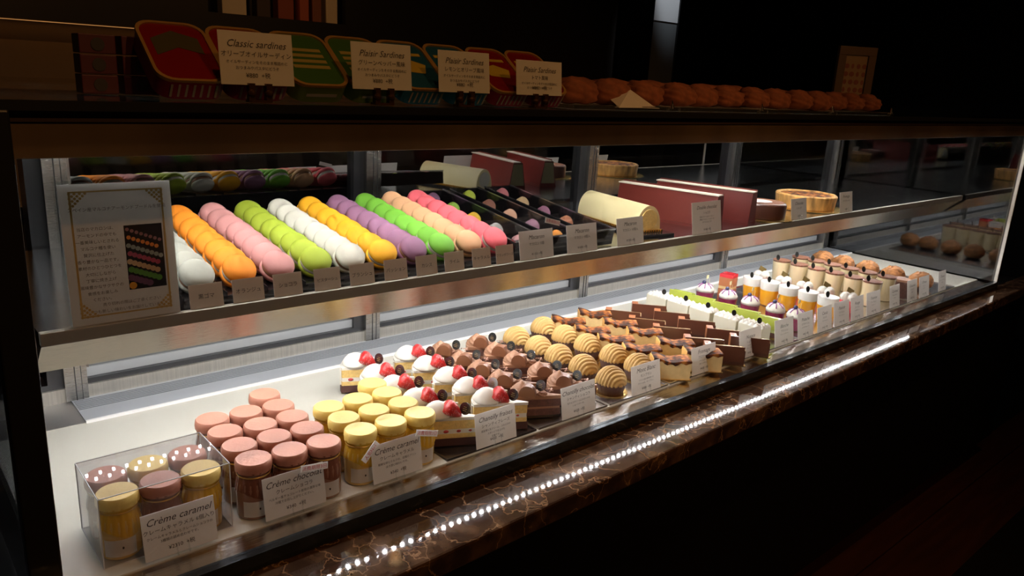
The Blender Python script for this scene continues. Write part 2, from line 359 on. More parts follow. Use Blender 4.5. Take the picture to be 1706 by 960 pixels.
# shelf
SH = .281
sh = cb('shelf', M['shelfplate'], (.15, XR - .03, .995, 1.44, SH - .006, SH))
cb('shelf_lip', M['lipmetal'], (.15, XR - .03, .985, .995, SH - .015, SH + .001), parent=sh, bevel=.0008)
fx = MB().prismx([(.986, SH - .0155), (1.245, SH - .0155), (1.245, .216), (1.0525, .216), (1.0515, .2112), (1.050, .2112)], .15, XR - .03).build('light_trough', M['trough'], case)
b = MB(); b_ = MB(); n = 146
for k in range(n):
    x = .17 + k * .01895; b.box(x, x + .0050, 1.056, 1.0615, .2138, .2152); b_.box(x + .004, x + .0075, 1.186, 1.190, .2138, .2152); b_.box(x - .005, x - .0015, 1.203, 1.207, .2138, .2152)
b.build('low_diodes', M['led_low'], fx); b_.build('rear_diodes', M['led_low'], fx)
cb('low_carrier', M['strip'], (.16, XR - .04, 1.054, 1.240, .2152, .2159), parent=fx)
# glass and frame
cb('front_glass', M['glass'], (XL, XR, .836, .840, .002, .552))
cb('side_glass', M['sideglass'], (XL - .024, XL - .018, .850, 1.50, -.0205, .546)); cb('side_glass', M['sideglass'], (XR - .006, XR, .845, 1.50, .002, .552))
cb('top_glass', M['topglass'], (XL - .05, XR, .830, 1.50, .546, .5545))
cb('top_edge', M['black'], (XL - .05, XR, .828, .834, .5455, .5550))
cb('lit_glass_edge', mat('lit_edge_colour', (.75, .70, .62), .35, .3), (XR - .001, XR + .004, .832, .842, -.0, .544))  # added pale strip, its colour stands in for light caught by the glass edge
cb('corner_post', M['black'], (XL - .030, XL, .826, .850, -.0205, .546), bevel=.002)
cb('top_beam', M['bronze'], (XL, XR, .844, .862, .500, .534), bevel=.001); cb('beam_cap', M['bronze_dark'], (XL, XR, .8405, .870, .5345, .546))
tl = MB(); 
for k in range(n):
    x = .17 + k * .01895; tl.box(x, x + .006, 1.052, 1.059, .5180, .5195)
t_ = cb('top_carrier', M['strip'], (.15, XR - .03, 1.045, 1.066, .5192, .546)); tl.build('top_diodes', M['led'], t_)
cb('front_rail', M['blueband'], (XL - .05, XR + .004, .828, .8445, -.0205, .002), bevel=.001)
# marble ledge, slightly widening to the left
led = MB().prism([(-.3, .698), (3.35, .780), (3.35, .846), (-.3, .846)], -.056, -.021).build('marble_ledge', M['marble'], case, bevel=.004)
cb('cladding', M['cladding'], (-.3, 3.3, .848, 1.5, -.66, -.031), (-.3, 3.3, .82, .848, -.66, -.056)); cb('toe_kick', M['black'], (-.3, 3.3, .90, 1.48, -.75, -.66))

# ================================================================== cards
TILT = Matrix.Rotation(math.radians(80), 4, 'X')
def price_card(x0, x1, z0, z1, y, lines, label, m='card', group=None, clip=True, extra=None, tilt=80, name='price_card', cat='price card'):
    w_ = x1 - x0; h = z1 - z0
    r = thing(name, label, cat, ((x0 + x1) / 2, y, z0), 0, group)
    T = Matrix.Rotation(math.radians(tilt), 4, 'X')
    MB().box(-w_ / 2, w_ / 2, 0, h, -.0006, 0).xf(T).build('card_panel', M[m], r)
    if lines:
        text_mesh(r, 'lettering', lines, M['ink'], T @ Matrix.Translation((0, 0, .0004)))
    if clip:
        c = MB()
        for s_ in (-.007, .007):
            c.tube([(s_, -.006, .0), (s_, -.003, .006), (s_, -.0015, .012), (s_ * .7, -.001, .015)], .0011, 6)
            c.tube([(s_, -.006, .0), (s_, .012, .0006)], .0011, 6)
        c.box(-.010, .010, -.002, .014, -.0005, .0012)
        c.build('clip_stand', M['acrylic'] if name == 'price_card' else M['gold'], r)
    return r
def std_lines(title, jp, body, price, w_=.09, h=.06, ts=.0125):
    L_ = [(title, ts, 0, h - .0165, .35, 0), (jp, .0068, 0, h - .0265, 0, 0)]
    for i, t in enumerate(body): L_.append((t, .0042, 0, h - .034 - i * .0062, 0, 0))
    if price: L_.append((price, .0068, 0, .008, 0, 0))
    return L_
def red_sticker(txt, x, y, z, rz, rot, label, w_=.030):
    r = thing('red_sticker', label, 'sticker', (x, y, z), 0, 'red notice stickers')
    T = Matrix.Rotation(math.radians(80), 4, 'X') @ Matrix.Rotation(rot, 4, 'Z')
    MB().box(-w_ / 2, w_ / 2, -.0048, .0048, -.0004, .0004).xf(T).build('sticker_face', M['card'], r)
    text_mesh(r, 'lettering', [(txt, .0068, 0, -.0024, 0, 0)], M['redink'], T @ Matrix.Translation((0, 0, .0009)))
    return r
deck_cards = [
 (.220, .309, 'Crème caramel', 'クレームキャラメル 6個入り', ['クレームキャラメルとクレームショコラの', '3種類の詰め合わせです。'], '¥2310  +税', 'in front of the clear box of jars'),
 (.374, .464, 'Crème chocolat', 'クレームショコラ', ['ベルギー産チョコレート使用の濃厚な味', '冷蔵でお召し上がりください。'], '¥340  +税', 'in front of the salmon-lidded jars'),
 (.542, .630, 'Crème caramel', 'クレームキャラメル', ['新鮮な卵とミルクの、自慢のプリン', 'ほろ苦い味わいです。'], '¥340  +税', 'in front of the yellow-lidded jars'),
 (.738, .826, 'Chantilly fraises', 'シャンティフレーズ', ['国産苺と生クリーム、ふわふわの', 'スポンジで仕上げた', '定番です。'], '¥450  +税', 'in front of the strawberry cakes'),
 (.937, 1.026, 'Chantilly chocolat', 'シャンティショコラ', ['生チョコクリームとスポンジの', 'ショートケーキ。'], '¥420  +税', 'in front of the chocolate cream cakes'),
 (1.131, 1.221, 'Mont Blanc', 'モンブラン', ['フランス産の栗を使った', 'クリームの、モンブラン。'], '¥480  +税', 'in front of the chestnut cakes'),
 (1.328, 1.416, 'Fromage', 'フロマージュ', ['クリームチーズを', '焼き上げました。'], '¥420  +税', 'in front of the baked cheesecakes'),
 (1.509, 1.600, 'Nuance', 'ニュアンス', ['チョコレートと', 'オレンジの香り。'], '¥450  +税', 'in front of the chocolate slabs'),
 (1.660, 1.746, 'Blanche', 'ブランシュ', ['白いムースのケーキ'], '¥450  +税', 'in front of the white cream cakes'),
 (1.767, 1.842, 'Pistache', 'ピスターシュ', ['ピスタチオのムース'], '¥480  +税', 'in front of the purple cream cups'),
 (1.866, 1.941, 'Cassis', 'カシス', ['カシスのムース'], '¥450  +税', 'between the purple and the orange cups'),
 (1.953, 2.039, 'Passion', 'パッション', ['マンゴーのジュレ'], '¥450  +税', 'in front of the orange and white cups'),
 (2.048, 2.123, 'Rouge', 'ルージュ', ['赤い果実のジュレ'], '¥450  +税', 'in front of the red berry creams'),
 (2.142, 2.228, 'Tiramisu', 'ティラミス', ['マスカルポーネ'], '¥480  +税', 'before the nearest tiramisu cup row'),
 (2.290, 2.357, 'Caramel', 'キャラメル', ['ほろ苦い'], '¥380  +税', 'before the far tiramisu cup row'),
 (2.411, 2.482, 'Chocolat', 'ショコラ', ['濃厚な'], '¥380  +税', 'between the tiramisu cups and the choux'),
 (2.498, 2.573, 'Choux', 'シュー', ['カスタード'], '¥220  +税', 'in front of the frontmost choux bun'),
 (2.648, 2.708, 'Choux', 'シュークリーム', ['サクサク'], '¥220  +税', 'last on the right of the lower deck'),
]
for x0, x1, t, jp, body, pr, where in deck_cards:
    far = x0 > 1.45
    ls = std_lines(t, jp, body, pr, ts=.0125 if len(t) < 16 else .0115)
    if far: ls = [(a, s_ * .92, x, y, sh_, al) for a, s_, x, y, sh_, al in ls]
    z1 = .066 if far else .060
    price_card(x0 * .985, x1 * .985, .007, z1 + .006, .882, ls, 'white price card reading ' + t + ', ' + where, group='price cards on the lower deck')
red_sticker('消費期限3日', 0.439, 0.881, 0.067, 0, -.12, 'red-on-white sticker above the Crème chocolat card', .040)
red_sticker('人気No1', 0.527, 0.881, 0.064, 0, .75, 'tilted red-on-white sticker on the left corner of the Crème caramel card', .034)
red_sticker('消費期限3日', 0.626, 0.881, 0.066, 0, -.28, 'red-on-white sticker on the right corner of the Crème caramel card', .040)
mac_rows = [('pale grey', (.42, .43, .37), '黒ゴマ'), ('orange', (.93, .28, .012), 'オランジュ'), ('dusty pink', (.60, .27, .26), 'ショコラ'), ('olive green', (.33, .42, .025), 'ピスターシュ'), ('white', (.72, .70, .60), 'ブランシュ'),
            ('yellow', (.88, .42, .008), 'パッション'), ('purple', (.27, .12, .21), 'カシス'), ('bright green', (.15, .42, .03), 'ライム'), ('beige', (.74, .40, .21), 'キャラメル'), ('rose red', (.80, .13, .16), 'フランボワーズ')]
sc = [(.323, .367), (.380, .424), (.438, .481), (.500, .542), (.558, .600), (.618, .660), (.677, .718), (.733, .773), (.791, .831), (.843, .883)]
for (n_, c_2, jp), (a, b_) in zip(mac_rows, sc):
    price_card(a, b_, SH, SH + .033, .992, [(jp, .0072 if len(jp) < 6 else .0056, 0, .014, 0, 0)], 'small pinkish name card before the ' + n_ + ' macaron row', 'cream_card', 'macaron name cards', clip=False, name='name_card', cat='name card')
for x0, x1, t, jp, pr, where, hh in [(.898, .981, 'Macaron', 'マカロン 5個', '¥1150 +税', 'left of the three before the macaron gift boxes', .053), (1.017, 1.099, 'Macaron', 'マカロン 8個入', '¥1840 +税', 'middle of the three before the macaron gift boxes', .054), (1.158, 1.239, 'Macaron', 'マカロン 10個入', '¥2300 +税', 'right of the three, before the cream roll', .056),
                                  (1.406, 1.515, 'Double chocolat', 'ショコラ', '¥1800 +税', 'in front of the dark red cartons', .072), (1.823, 1.899, 'Chocolat', 'ショコラ', '¥2500', 'between the whole chocolate cake and cheesecake', .055), (2.079, 2.152, 'Fromage', 'チーズケーキ', '¥2800', 'last on the right of the shelf', .058)]:
    bd = ['生地とクリームのハーモニー', '濃厚なチョコレートのケーキ', 'ギフトにもどうぞ'] if hh > .07 else []
    price_card(x0, x1, SH, SH + hh, .992, [(t, .011, 0, hh - .016, .35, 0), (jp, .0065, 0, hh - .027, 0, 0)] + [(q, .0042, 0, hh - .035 - i * .006, 0, 0) for i, q in enumerate(bd)] + [(pr, .006, 0, .008, 0, 0)], 'white price card reading ' + t + ', ' + where, group='price cards on the shelf')
red_sticker('消費期限3日', .999, 1.02, .340, 0, -.25, 'red-on-white sticker on the lid edge between two macaron boxes', .038)

# ================================================================== poster stand
ps = thing('poster_stand', 'acrylic stand with gold-bordered macaron leaflet at the shelf left end', 'sign', (.248, .992, SH))
T = Matrix.Rotation(math.radians(86), 4, 'X')
W_, H_ = .124, .170
MB().box(-W_ / 2 - .004, W_ / 2 + .002, -.0, H_ + .004, .0012, .003).box(-W_ / 2 - .004, W_ / 2 + .002, 0, H_ + .004, -.004, -.0025).box(-W_ / 2 - .004, W_ / 2 + .002, H_ + .002, H_ + .004, -.004, .003).xf(T).build('acrylic_holder', M['acrylic'], ps)
MB().box(-W_ / 2, W_ / 2, .001, H_, -.001, 0).xf(T).build('leaflet', M['paper'], ps)
bd = MB()
a_, b2 = W_ / 2 - .010, .010
for x0, x1, y0, y1 in ((-a_, a_, H_ - b2, H_ - b2 + .0018), (-a_, a_, b2, b2 + .0018), (-a_, -a_ + .0022, b2, H_ - b2), (a_ - .0022, a_, b2, H_ - b2)): bd.box(x0, x1, y0, y1, .0002, .0005)
for sx in (-1, 1):
    for sy in (0, 1):
        for k in range(7):
            for j in range(7 - k):
                if (k + j) % 2 == 0 or k + j == 6:
                    cx = sx * (a_ - .001 - k * .0028); cy = (b2 + .001 + j * .0028) if sy == 0 else (H_ - b2 - .001 - j * .0028)
                    bd.disc((cx, cy, .0004), .0017, (0, 0, 1), .0003, 8)
bd.xf(T).build('gold_border', M['goldprint'], ps)
body = ['当店のマカロンは、', 'アーモンドの中でも', '一番美味しいとされる', 'マルコナ種を使い', '贅沢に仕上げた', '香り豊かな一品です。', '素材のひとつひとつを', '大切にしながら', '丁寧に焼き上げ', '風味豊かなサクサクの', '食感をお楽しみ', 'ください。']
text_mesh(ps, 'lettering', [('スペイン産マルコナアーモンドプードルを使用', .0052, 0, H_ - .032, 0, 0)] + [(t, .0048, -.026, H_ - .055 - i * .0078, 0, 0) for i, t in enumerate(body)] + [('売り切れの際はご了承ください', .0048, .006, .022, 0, 0), ('いつも新しい味わいをお届けしています。', .0048, .002, .014, 0, 0)], mat('sepia_ink', (.20, .15, .12), .7), T @ Matrix.Translation((0, 0, .0005)))
pic = MB().box(.004, .048, .038, .118, .0002, .0005).xf(T).build('photo_print', mat('photo_black', (.02, .015, .02), .4), ps)
pcol = [('tangerine', (.9, .3, .05)), ('slate', (.35, .42, .42)), ('raspberry', (.55, .08, .16)), ('tan', (.72, .48, .28)), ('leaf', (.12, .33, .05)), ('plum', (.18, .07, .16)), ('amber', (.85, .40, .03))]
for i, (n_, c) in enumerate([('mauve', (.4, .2, .25))] + pcol):
    q = MB(); yy = .113 - i * .0100
    for k in range(9):
        cx = .0075 + k * .0052 + (i % 2) * .001; cy = yy - k * .0022; rr = .0022 + i * .00032
        if i == 7 and k > 2: continue
        if .005 < cx < .047 - rr and .041 + rr * .3 < cy < .117: q.disc((cx, cy, .0008 + k * .00004), rr, (0, 0, 1), .0003, 10)
    q.xf(T).build('printed_' + n_ + '_dots', mat('print_' + n_, c, .5), pic)

# ================================================================== macarons on an inclined black tray
TA = math.radians(7.5)
tray = thing('macaron_tray', 'long black inclined tray under the ten macaron rows', 'tray', (.318, 1.003, SH))
MB().prismx([(0, 0), (.33, 0), (.33, .046), (.32, .046), (0, .010)], 0, .575).build('tray_body', M['blackboard'], tray)
b = MB()
for k in range(11): b.prismx([(0, .0095), (.32, .0455), (.32, .050), (0, .015)], k * .0572 - .0006 + .0005, k * .0572 + .0012)
b.build('dividers', M['blackboard'], tray)
def shell(r=.0235, up=True):
    s_ = 1 if up else -1
    prof = [(r * .90, .0035), (r * .985, .0045), (r * 1.0, .0065), (r * .985, .009), (r * .93, .0115), (r * .8, .0142), (r * .6, .0163), (r * .35, .0174), (.0005, .0178)]
    return MB().lathe([(a, b * s_) for a, b in prof], 28, fn=lambda rr, z, a: (rr * (1 + .006 * math.sin(5 * a + 1)), z))
first = {}
rng = random.Random(3)
for ri, (n_, c_2, jp) in enumerate(mac_rows):
    x = .346 + ri * .0578; mm = macmat(n_.replace(' ', '_'), c_2)
    cnt = 8; root0 = None
    for k in range(cnt):
        y = 1.033 + k * .0345; z = SH + .033 + (y - 1.03) * math.tan(TA)
        lab = n_ + ' macaron, ' + nth(k, cnt) + ' in its row on the shelf'
        dx = rng.uniform(-.0015, .0015)
        if root0 is None:
            r = thing('macaron', lab, 'macaron', (x + dx, y, z), 0, n_ + ' macarons'); root0 = r
            T = Matrix.Rotation(math.radians(42), 4, 'X')
            shell().xf(T).build('top_shell', mm, r, 'all'); shell(up=False).xf(T).build('bottom_shell', mm, r, 'all')
            MB().lathe([(.0208, -.0045), (.0216, 0), (.0208, .0045)], 24).xf(T).build('filling', M['whipped'] if ri % 2 else M['choccream'], r, 'all')
        else: r = dup(root0, (x + dx, y, z), 0, lab)
        r.rotation_euler = (rng.uniform(-.07, .07), rng.uniform(-.05, .05), rng.uniform(-.1, .1))

# ------------------------------------------------------------------ macaron gift boxes
def gift_box(x, wd, y0, ln, tilt, label, cols):
    r = thing('macaron_gift_box', label, 'gift box', (x, y0, SH + .002), 0, 'long black macaron gift boxes')
    T = Matrix.Rotation(tilt, 4, 'X'); h = .030
    MB().box(-wd / 2, wd / 2, 0, ln, 0, .002).box(-wd / 2, -wd / 2 + .002, 0, ln, .002, h).box(wd / 2 - .002, wd / 2, 0, ln, .002, h).box(-wd / 2, wd / 2, 0, .002, .002, h).box(-wd / 2, wd / 2, ln - .002, ln, .002, h).xf(T).build('black_base', M['blackboard'], r)
    MB().box(-wd / 2 - .001, wd / 2 + .001, -.001, ln + .001, h + .001, h + .002).box(-wd / 2 - .0015, -wd / 2 - .0008, -.001, ln, h - .012, h + .002).box(wd / 2 + .0008, wd / 2 + .0015, -.001, ln, h - .012, h + .002).box(-wd / 2, wd / 2, -.0018, -.001, h - .012, h + .002).xf(T).build('clear_lid', M['plastic'], r)
    MB().box(-wd / 2 - .002, wd / 2 + .002, -.002, .002, h + .0, h + .003).box(-wd / 2 - .002, -wd / 2 + .0, 0, ln, h + .0005, h + .0028).box(wd / 2, wd / 2 + .002, 0, ln, h + .0005, h + .0028).xf(T).build('lid_seam', M['silver'], r)
    for i, (cn, c) in enumerate(cols):
        m2 = thing('boxed_macaron', cn + ' macaron, ' + nth(i, len(cols)) + ' inside the ' + label.split(',')[0], 'macaron', (0, 0, 0), 0, 'macarons inside the gift boxes')
        yy = .030 + i * (ln - .05) / (len(cols) - 1)
        p = T @ Vector((0, yy, .016)); m2.location = (x + p.x, y0 + p.y, SH + .002 + p.z + Z0); m2.rotation_euler = (math.radians(62), 0, 0)
        mc = macmat('boxed_' + cn.replace(' ', '_'), c); e = Matrix.Diagonal((.62, .62, .62, 1))
        shell().xf(e).build('top_shell', mc, m2, 'all'); shell(up=False).xf(e).build('bottom_shell', mc, m2, 'all')
P5 = [('pink', (.6, .3, .3)), ('grey', (.5, .5, .45)), ('yellow', (.85, .5, .03)), ('green', (.3, .5, .06)), ('violet', (.3, .15, .25))]
gift_box(.935, .074, 1.012, .33, TA, 'left black gift box with clear lid, beside the rose macaron row', P5)
gift_box(1.030, .074, 1.012, .33, TA, 'middle black gift box with clear lid, second of three', [('orange', (.8, .3, .04)), ('mauve', (.35, .18, .25)), ('peach', (.8, .45, .28)), ('cocoa', (.25, .1, .06)), ('lime', (.5, .6, .06))])
gift_box(1.125, .074, 1.012, .33, TA, 'right black gift box with clear lid, beside the cream roll', [('brown', (.25, .1, .06)), ('rust', (.5, .2, .1)), ('plum', (.25, .1, .15)), ('tan', (.6, .4, .2)), ('rose', (.6, .2, .2))])

# ------------------------------------------------------------------ cream roll on black tray
def along(a, b): d = Vector(b) - Vector(a); return math.atan2(d.y, d.x), d.length
rl = thing('roll_cake', 'pale yellow cream-covered roll cake on a gold doily and black tray', 'cake', (1.315, 1.045, SH), math.radians(79))
MB().box(-.025, .245, -.055, .045, 0, .006).build('black_tray', M['blackboard'], rl, bevel=.001)
b = MB().box(-.004, .228, -.036, .036, .006, .0075)
for k in range(36): b.box(-.003 + k * .0065, .0005 + k * .0065, -.039, -.0345, .0062, .0115); b.box(-.003 + k * .0065, .0005 + k * .0065, .0345, .039, .0062, .0115)
for k in range(11): b.box(-.007, -.002, -.035 + k * .0065, -.0315 + k * .0065, .0062, .0115)
b.build('gold_doily', M['gold'], rl)
b = MB(); prof = []
for k in range(25):
    a = PI * k / 24; prof.append((.033 * math.cos(a) * (1.0 if abs(math.cos(a)) < .9 else 1), .008 + .056 * math.sin(a) ** .8))
pts = [(-y, z) for y, z in prof]
A = Matrix.Rotation(-PI / 2, 4, 'Z')
b.prismx([(p[0], p[1]) for p in prof], 0, .222).build('cream_log', M['rollcream'], rl, True)
MB().disc((-.001, 0, .034), .022, (-1, 0, 0), .002, 24, 1.).build('cut_face', M['sponge'], rl); MB().disc((.223, 0, .034), .022, (1, 0, 0), .002, 24).build('cut_face', M['whipped'], rl)

# ------------------------------------------------------------------ dark red cartons
for (a, b_, lab) in [((1.500, 1.006), (1.450, 1.262), 'dark red cake carton with cream top edge, nearer the viewer'), ((1.645, 1.006), (1.583, 1.250), 'dark red cake carton with cream top edge, standing behind the first')]:
    ang, ln = along(a, b_)
    r = thing('cake_carton', lab, 'carton', (a[0], a[1], SH), ang, 'dark red cartons on the shelf')
    # local x along the length (to the rear), local -y to the right of it
    MB().prism([(0, 0), (ln, 0), (ln, -.055), (0, -.055)], .0, .006).build('carton_foot', M['redbox'], r)
    p = [(0, .006), (-.055, .006), (-.043, .078), (-.012, .078)]
    MB().prismx(p, 0, ln).build('carton_body', M['redbox'], r, bevel=.001)
    MB().prismx([(-.0095, .0785), (-.034, .0785), (-.034, .081), (-.0095, .081)], -.002, ln + .002).build('top_flap', M['redbox_in'], r)
    MB().prismx([(-.034, .0785), (-.036, .0785), (-.036, .084), (-.034, .084)], -.002, ln + .002).build('ridge', M['redbox'], r)
    MB().prismx([(-.004, .0125), (-.050, .0125), (-.0415, .074), (-.0135, .074)], ln - .0005, ln + .001).build('end_panel', mat('olive_card', (.20, .17, .08), .5), r)

# ------------------------------------------------------------------ whole cakes on gold boards
ck = thing('chocolate_cake', 'small round glossy chocolate cake on a gold board on the shelf', 'cake', (1.792, 1.062, SH))
MB().lathe([(.001, 0), (.080, 0), (.080, .0025), (.001, .0025)], 36, close=False).build('gold_board', M['gold'], ck)
MB().lathe([(.060, .003), (.0605, .036), (.058, .0405), (.054, .042), (.001, .042)], 40).build('chocolate_glaze', M['chocsponge'] if 0 else M['choc'], ck, True)
MB().lathe([(.054, .0422), (.001, .0424)], 40).build('cocoa_top', M['cocoa'], ck)
MB().disc((-.012, .0, .0433), .030, (0, 0, 1), .0008, 24, 1.0).build('sugar_disc', M['sugar'], ck); MB().disc((-.030, .022, .049), .010, (.2, -.6, .5), .0012, 16).build('chocolate_chip', M['tag'], ck)
cc = thing('whole_cheesecake', 'whole golden baked cheesecake on a gold board on the shelf', 'cake', (2.082, 1.10, SH))
MB().lathe([(.001, 0), (.105, 0), (.105, .0025), (.001, .0025)], 40, close=False).build('gold_board', M['gold'], cc)
MB().lathe([(.080, .003), (.084, .038), (.081, .041), (.074, .041), (.070, .035)], 44, fn=lambda r, z, a: (r * (1 + .002 * math.sin(9 * a)), z + (.0004 * math.sin(7 * a) if z > .03 else 0))).build('pastry_crust', mat('baked_crust', (.62, .33, .10), .6, var=.6, scale=60, stretch=(1, 1, .25)), cc, True)
MB().lathe([(.074, .0375), (.001, .0385)], 40).build('browned_top', M['burnt'], cc)

# ================================================================== jars on the deck
def make_jar(pud, lid, skirt, label, loc, group):
    r = thing('pudding_jar', label, 'jar', loc, 0, group)
    MB().lathe([(.0205, 0), (.0232, .0015), (.0241, .004), (.0241, .045), (.0228, .052), (.0195, .057), (.0190, .071)], 28).build('jar_body', pud, r, True)
    n_ = 40
    MB().lathe([(.0243, .0685), (.0247, .0745), (.0241, .081), (.0225, .0828), (.0005, .0832)], n_, fn=lambda q, z, a: (q * (1 + (.014 * math.sin(13 * a) if z < .080 else 0)), z), close=False).build('paper_lid', lid, r, True)
    MB().lathe([(.0243, .0705), (.0228, .0650), (.0210, .0625), (.0220, .057), (.0240, .047), (.0247, .036)], 72, fn=lambda q, z, a: (q * (1 + .025 * math.sin(18 * a) * min(1, abs(.0640 - z) / .01)), z + (.006 * math.sin(2 * a + 1) if z < .04 else 0)), close=False).build('pleated_skirt', skirt, r, True)
    MB().lathe([(.0216 + .0012 * math.cos(t), .0630 + .0012 * math.sin(t)) for t in [k * PI / 3 for k in range(7)]], 32, close=False).build('elastic_band', M['band'], r, True)
    # sticker wrapped round the body towards the front
    b = MB(); v = []
    for k in range(11):
        a = math.radians(-150 + k * 9); v.append([b.b.verts.new((.0246 * math.cos(a), .0246 * math.sin(a), z)) for z in (.006, .029)])
    for p, q in zip(v, v[1:]): b.b.faces.new((p[0], q[0], q[1], p[1]))
    st = b.build('sticker', M['card'], r, True)
    a = math.radians(-98); MB().disc((.0249 * math.cos(a), .0249 * math.sin(a), .018), .0017, (math.cos(a), math.sin(a), 0), .0004, 10, .7).build('sticker_mark', M['ink'], st)
    return r
cols_c = {'right column': (.4635, [.893, .944, .992, 1.040, 1.091]), 'middle column': (.4145, [.897, .946, .993, 1.045]), 'left column': (.3650, [.901, .948, .999, 1.048])}
cols_y = {'right column': (.628, [.896, .943, .991, 1.037]), 'middle column': (.576, [.897, .945, .995]), 'left column': (.5245, [.897, .946, .993])}
j0 = None
for cn, (x, ys) in cols_c.items():
    for i, y in enumerate(ys):
        lab = 'chocolate pudding jar with salmon lid, ' + cn + ', ' + nth(i, len(ys)); y = y * 1.018 + .008; xj = x * 1.018
        if j0 is None: j0 = make_jar(M['pud_choc'], M['lid_choc'], M['skirt_choc'], lab, (xj, y, 0), 'salmon-lidded pudding jars')
        else: dup(j0, (xj, y, 0), rng.uniform(-.25, .25), lab)
jy = None
for cn, (x, ys) in cols_y.items():
    for i, y in enumerate(ys):
        lab = 'caramel pudding jar with yellow paper lid, ' + cn + ', ' + nth(i, len(ys)); y = y * 1.018 + .008; xj = x * 1.018
        if jy is None: jy = make_jar(M['pud_yel'], M['lid_yel'], M['skirt_yel'], lab, (xj, y, 0), 'yellow-lidded pudding jars')
        else: dup(jy, (xj, y, 0), rng.uniform(-.25, .25), lab)
# clear gift box of six jars
bx = thing('clear_gift_box', 'clear plastic box holding six pudding jars at the left front', 'box', (.177, .908, 0))
bw, bdp, bh = .156, .108, .094
t1 = .0007
MB().box(0, bw, 0, bdp, 0, t1).build('box_base', M['plastic'], bx)
MB().box(0, bw, 0, t1, t1, bh).box(0, bw, bdp - t1, bdp, t1, bh).box(0, t1, t1, bdp - t1, t1, bh).box(bw - t1, bw, t1, bdp - t1, t1, bh).build('box_walls', M['plastic'], bx)
MB().box(0, bw, 0, bdp, bh, bh + .0012).build('box_lid', glass('glossy_plastic_lid', (.96, .96, .97), .10), bx)
e = MB()
for x in (0, bw):
    for y in (0, bdp): e.box(x - .0006, x + .0006, y - .0006, y + .0006, 0, bh)
for z in (0.0006, bh):
    e.box(0, bw, -.0005, .0005, z - .0005, z + .0005); e.box(0, bw, bdp - .0005, bdp + .0005, z - .0005, z + .0005); e.box(-.0005, .0005, 0, bdp, z - .0005, z + .0005); e.box(bw - .0005, bw + .0005, 0, bdp, z - .0005, z + .0005)
e.build('folded_edges', mat('plastic_fold', (.55, .56, .56), .2), bx)
for x, y, k, w2 in [(.204, .936, 'y', 'front left'), (.2545, .936, 'c', 'front middle'), (.305, .936, 'y', 'front right'), (.204, .987, 'c', 'back left'), (.2545, .987, 'y', 'back middle'), (.305, .987, 'c', 'back right')]:
    dup(jy if k == 'y' else j0, (x, y, .001), 0, ('yellow' if k == 'y' else 'salmon') + '-lidded jar inside the clear plastic box, ' + w2)['group'] = 'jars inside the clear box'

# ================================================================== trays
def board(x0, x1, y0, y1, m, label, name='serving_tray', th=.004):
    r = thing(name, label, 'tray', ((x0 + x1) / 2, (y0 + y1) / 2, 0), 0, 'trays under the pastries'); w2 = (x1 - x0) / 2; d2 = (y1 - y0) / 2
    MB().box(-w2, w2, -d2, d2, 0, th * .6).build('tray_base', m, r)
    MB().box(-w2, w2, -d2, -d2 + .003, th * .6, th).box(-w2, w2, d2 - .003, d2, th * .6, th).box(-w2, -w2 + .003, -d2 + .003, d2 - .003, th * .6, th).box(w2 - .003, w2, -d2 + .003, d2 - .003, th * .6, th).build('tray_rim', m, r)
board(.672, .866, .888, 1.235, M['blackboard'], 'black tray under the strawberry cakes')
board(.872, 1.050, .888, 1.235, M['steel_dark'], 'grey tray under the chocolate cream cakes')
board(1.056, 1.235, .888, 1.275, M['silver'], 'silver tray under the chestnut cakes')
board(1.241, 1.400, .888, 1.265, M['silver'], 'silver tray under the cheesecake slices')
board(1.406, 1.590, .888, 1.265, M['silver'], 'silver tray under the chocolate slabs')
board(1.596, 1.760, .888, 1.265, M['silver'], 'silver tray under the white and green cakes')
board(1.766, 2.020, .888, 1.265, M['silver'], 'silver tray under the purple and orange cups')
board(2.026, 2.420, .888, 1.275, M['silver'], 'silver tray under the berry creams and tiramisu cups')
board(2.430, 2.760, .888, 1.30, M['silver'], 'silver tray under the choux buns')

# ================================================================== wedge cakes
ANG = math.radians(-40)
DX, DY = math.cos(ANG), math.sin(ANG)
def wedge(L, W, ins=0.):
    p = [(L - ins * 2, .0015), (L - ins * 2, -.0015)]
    for k in range(7):
        t = -1 + k / 3; p.append((-.006 * (1 - t * t) + ins, W / 2 * t * 1.0 + (-ins * t)))
    return [p[0], p[1]] + p[2:]
def swirl(b, c, r, h, turns=2.2, lobes=7, seg=35, rings=12):
    b.lathe([(r * (1 - (i / rings) ** 1.6) + .0004, h * i / rings) for i in range(rings + 1)], seg, c, fn=lambda q, z, a: (q * (1 + .10 * math.sin(lobes * a + turns * 2 * PI * z / h * 1.2)), z))
def black_tag(parent, c, m='tag', r=.0100, n_=(-.55, -.8, .25)):
    t = MB().disc(c, r, n_, .0010, 22).build('round_tag', M[m], parent)
    d = Vector(n_).normalized()
    q = d.to_track_quat('Z', 'Y'); b = MB()
    for yy, ww in ((.25, .28), (-.05, .40), (-.35, .34)): b.box(-ww * r, ww * r, (yy - .035) * r, (yy + .035) * r, .0006, .0009)
    b.xf(Matrix.Translation(c) @ q.to_matrix().to_4x4()).build('gold_marks', M['tagprint'], t)
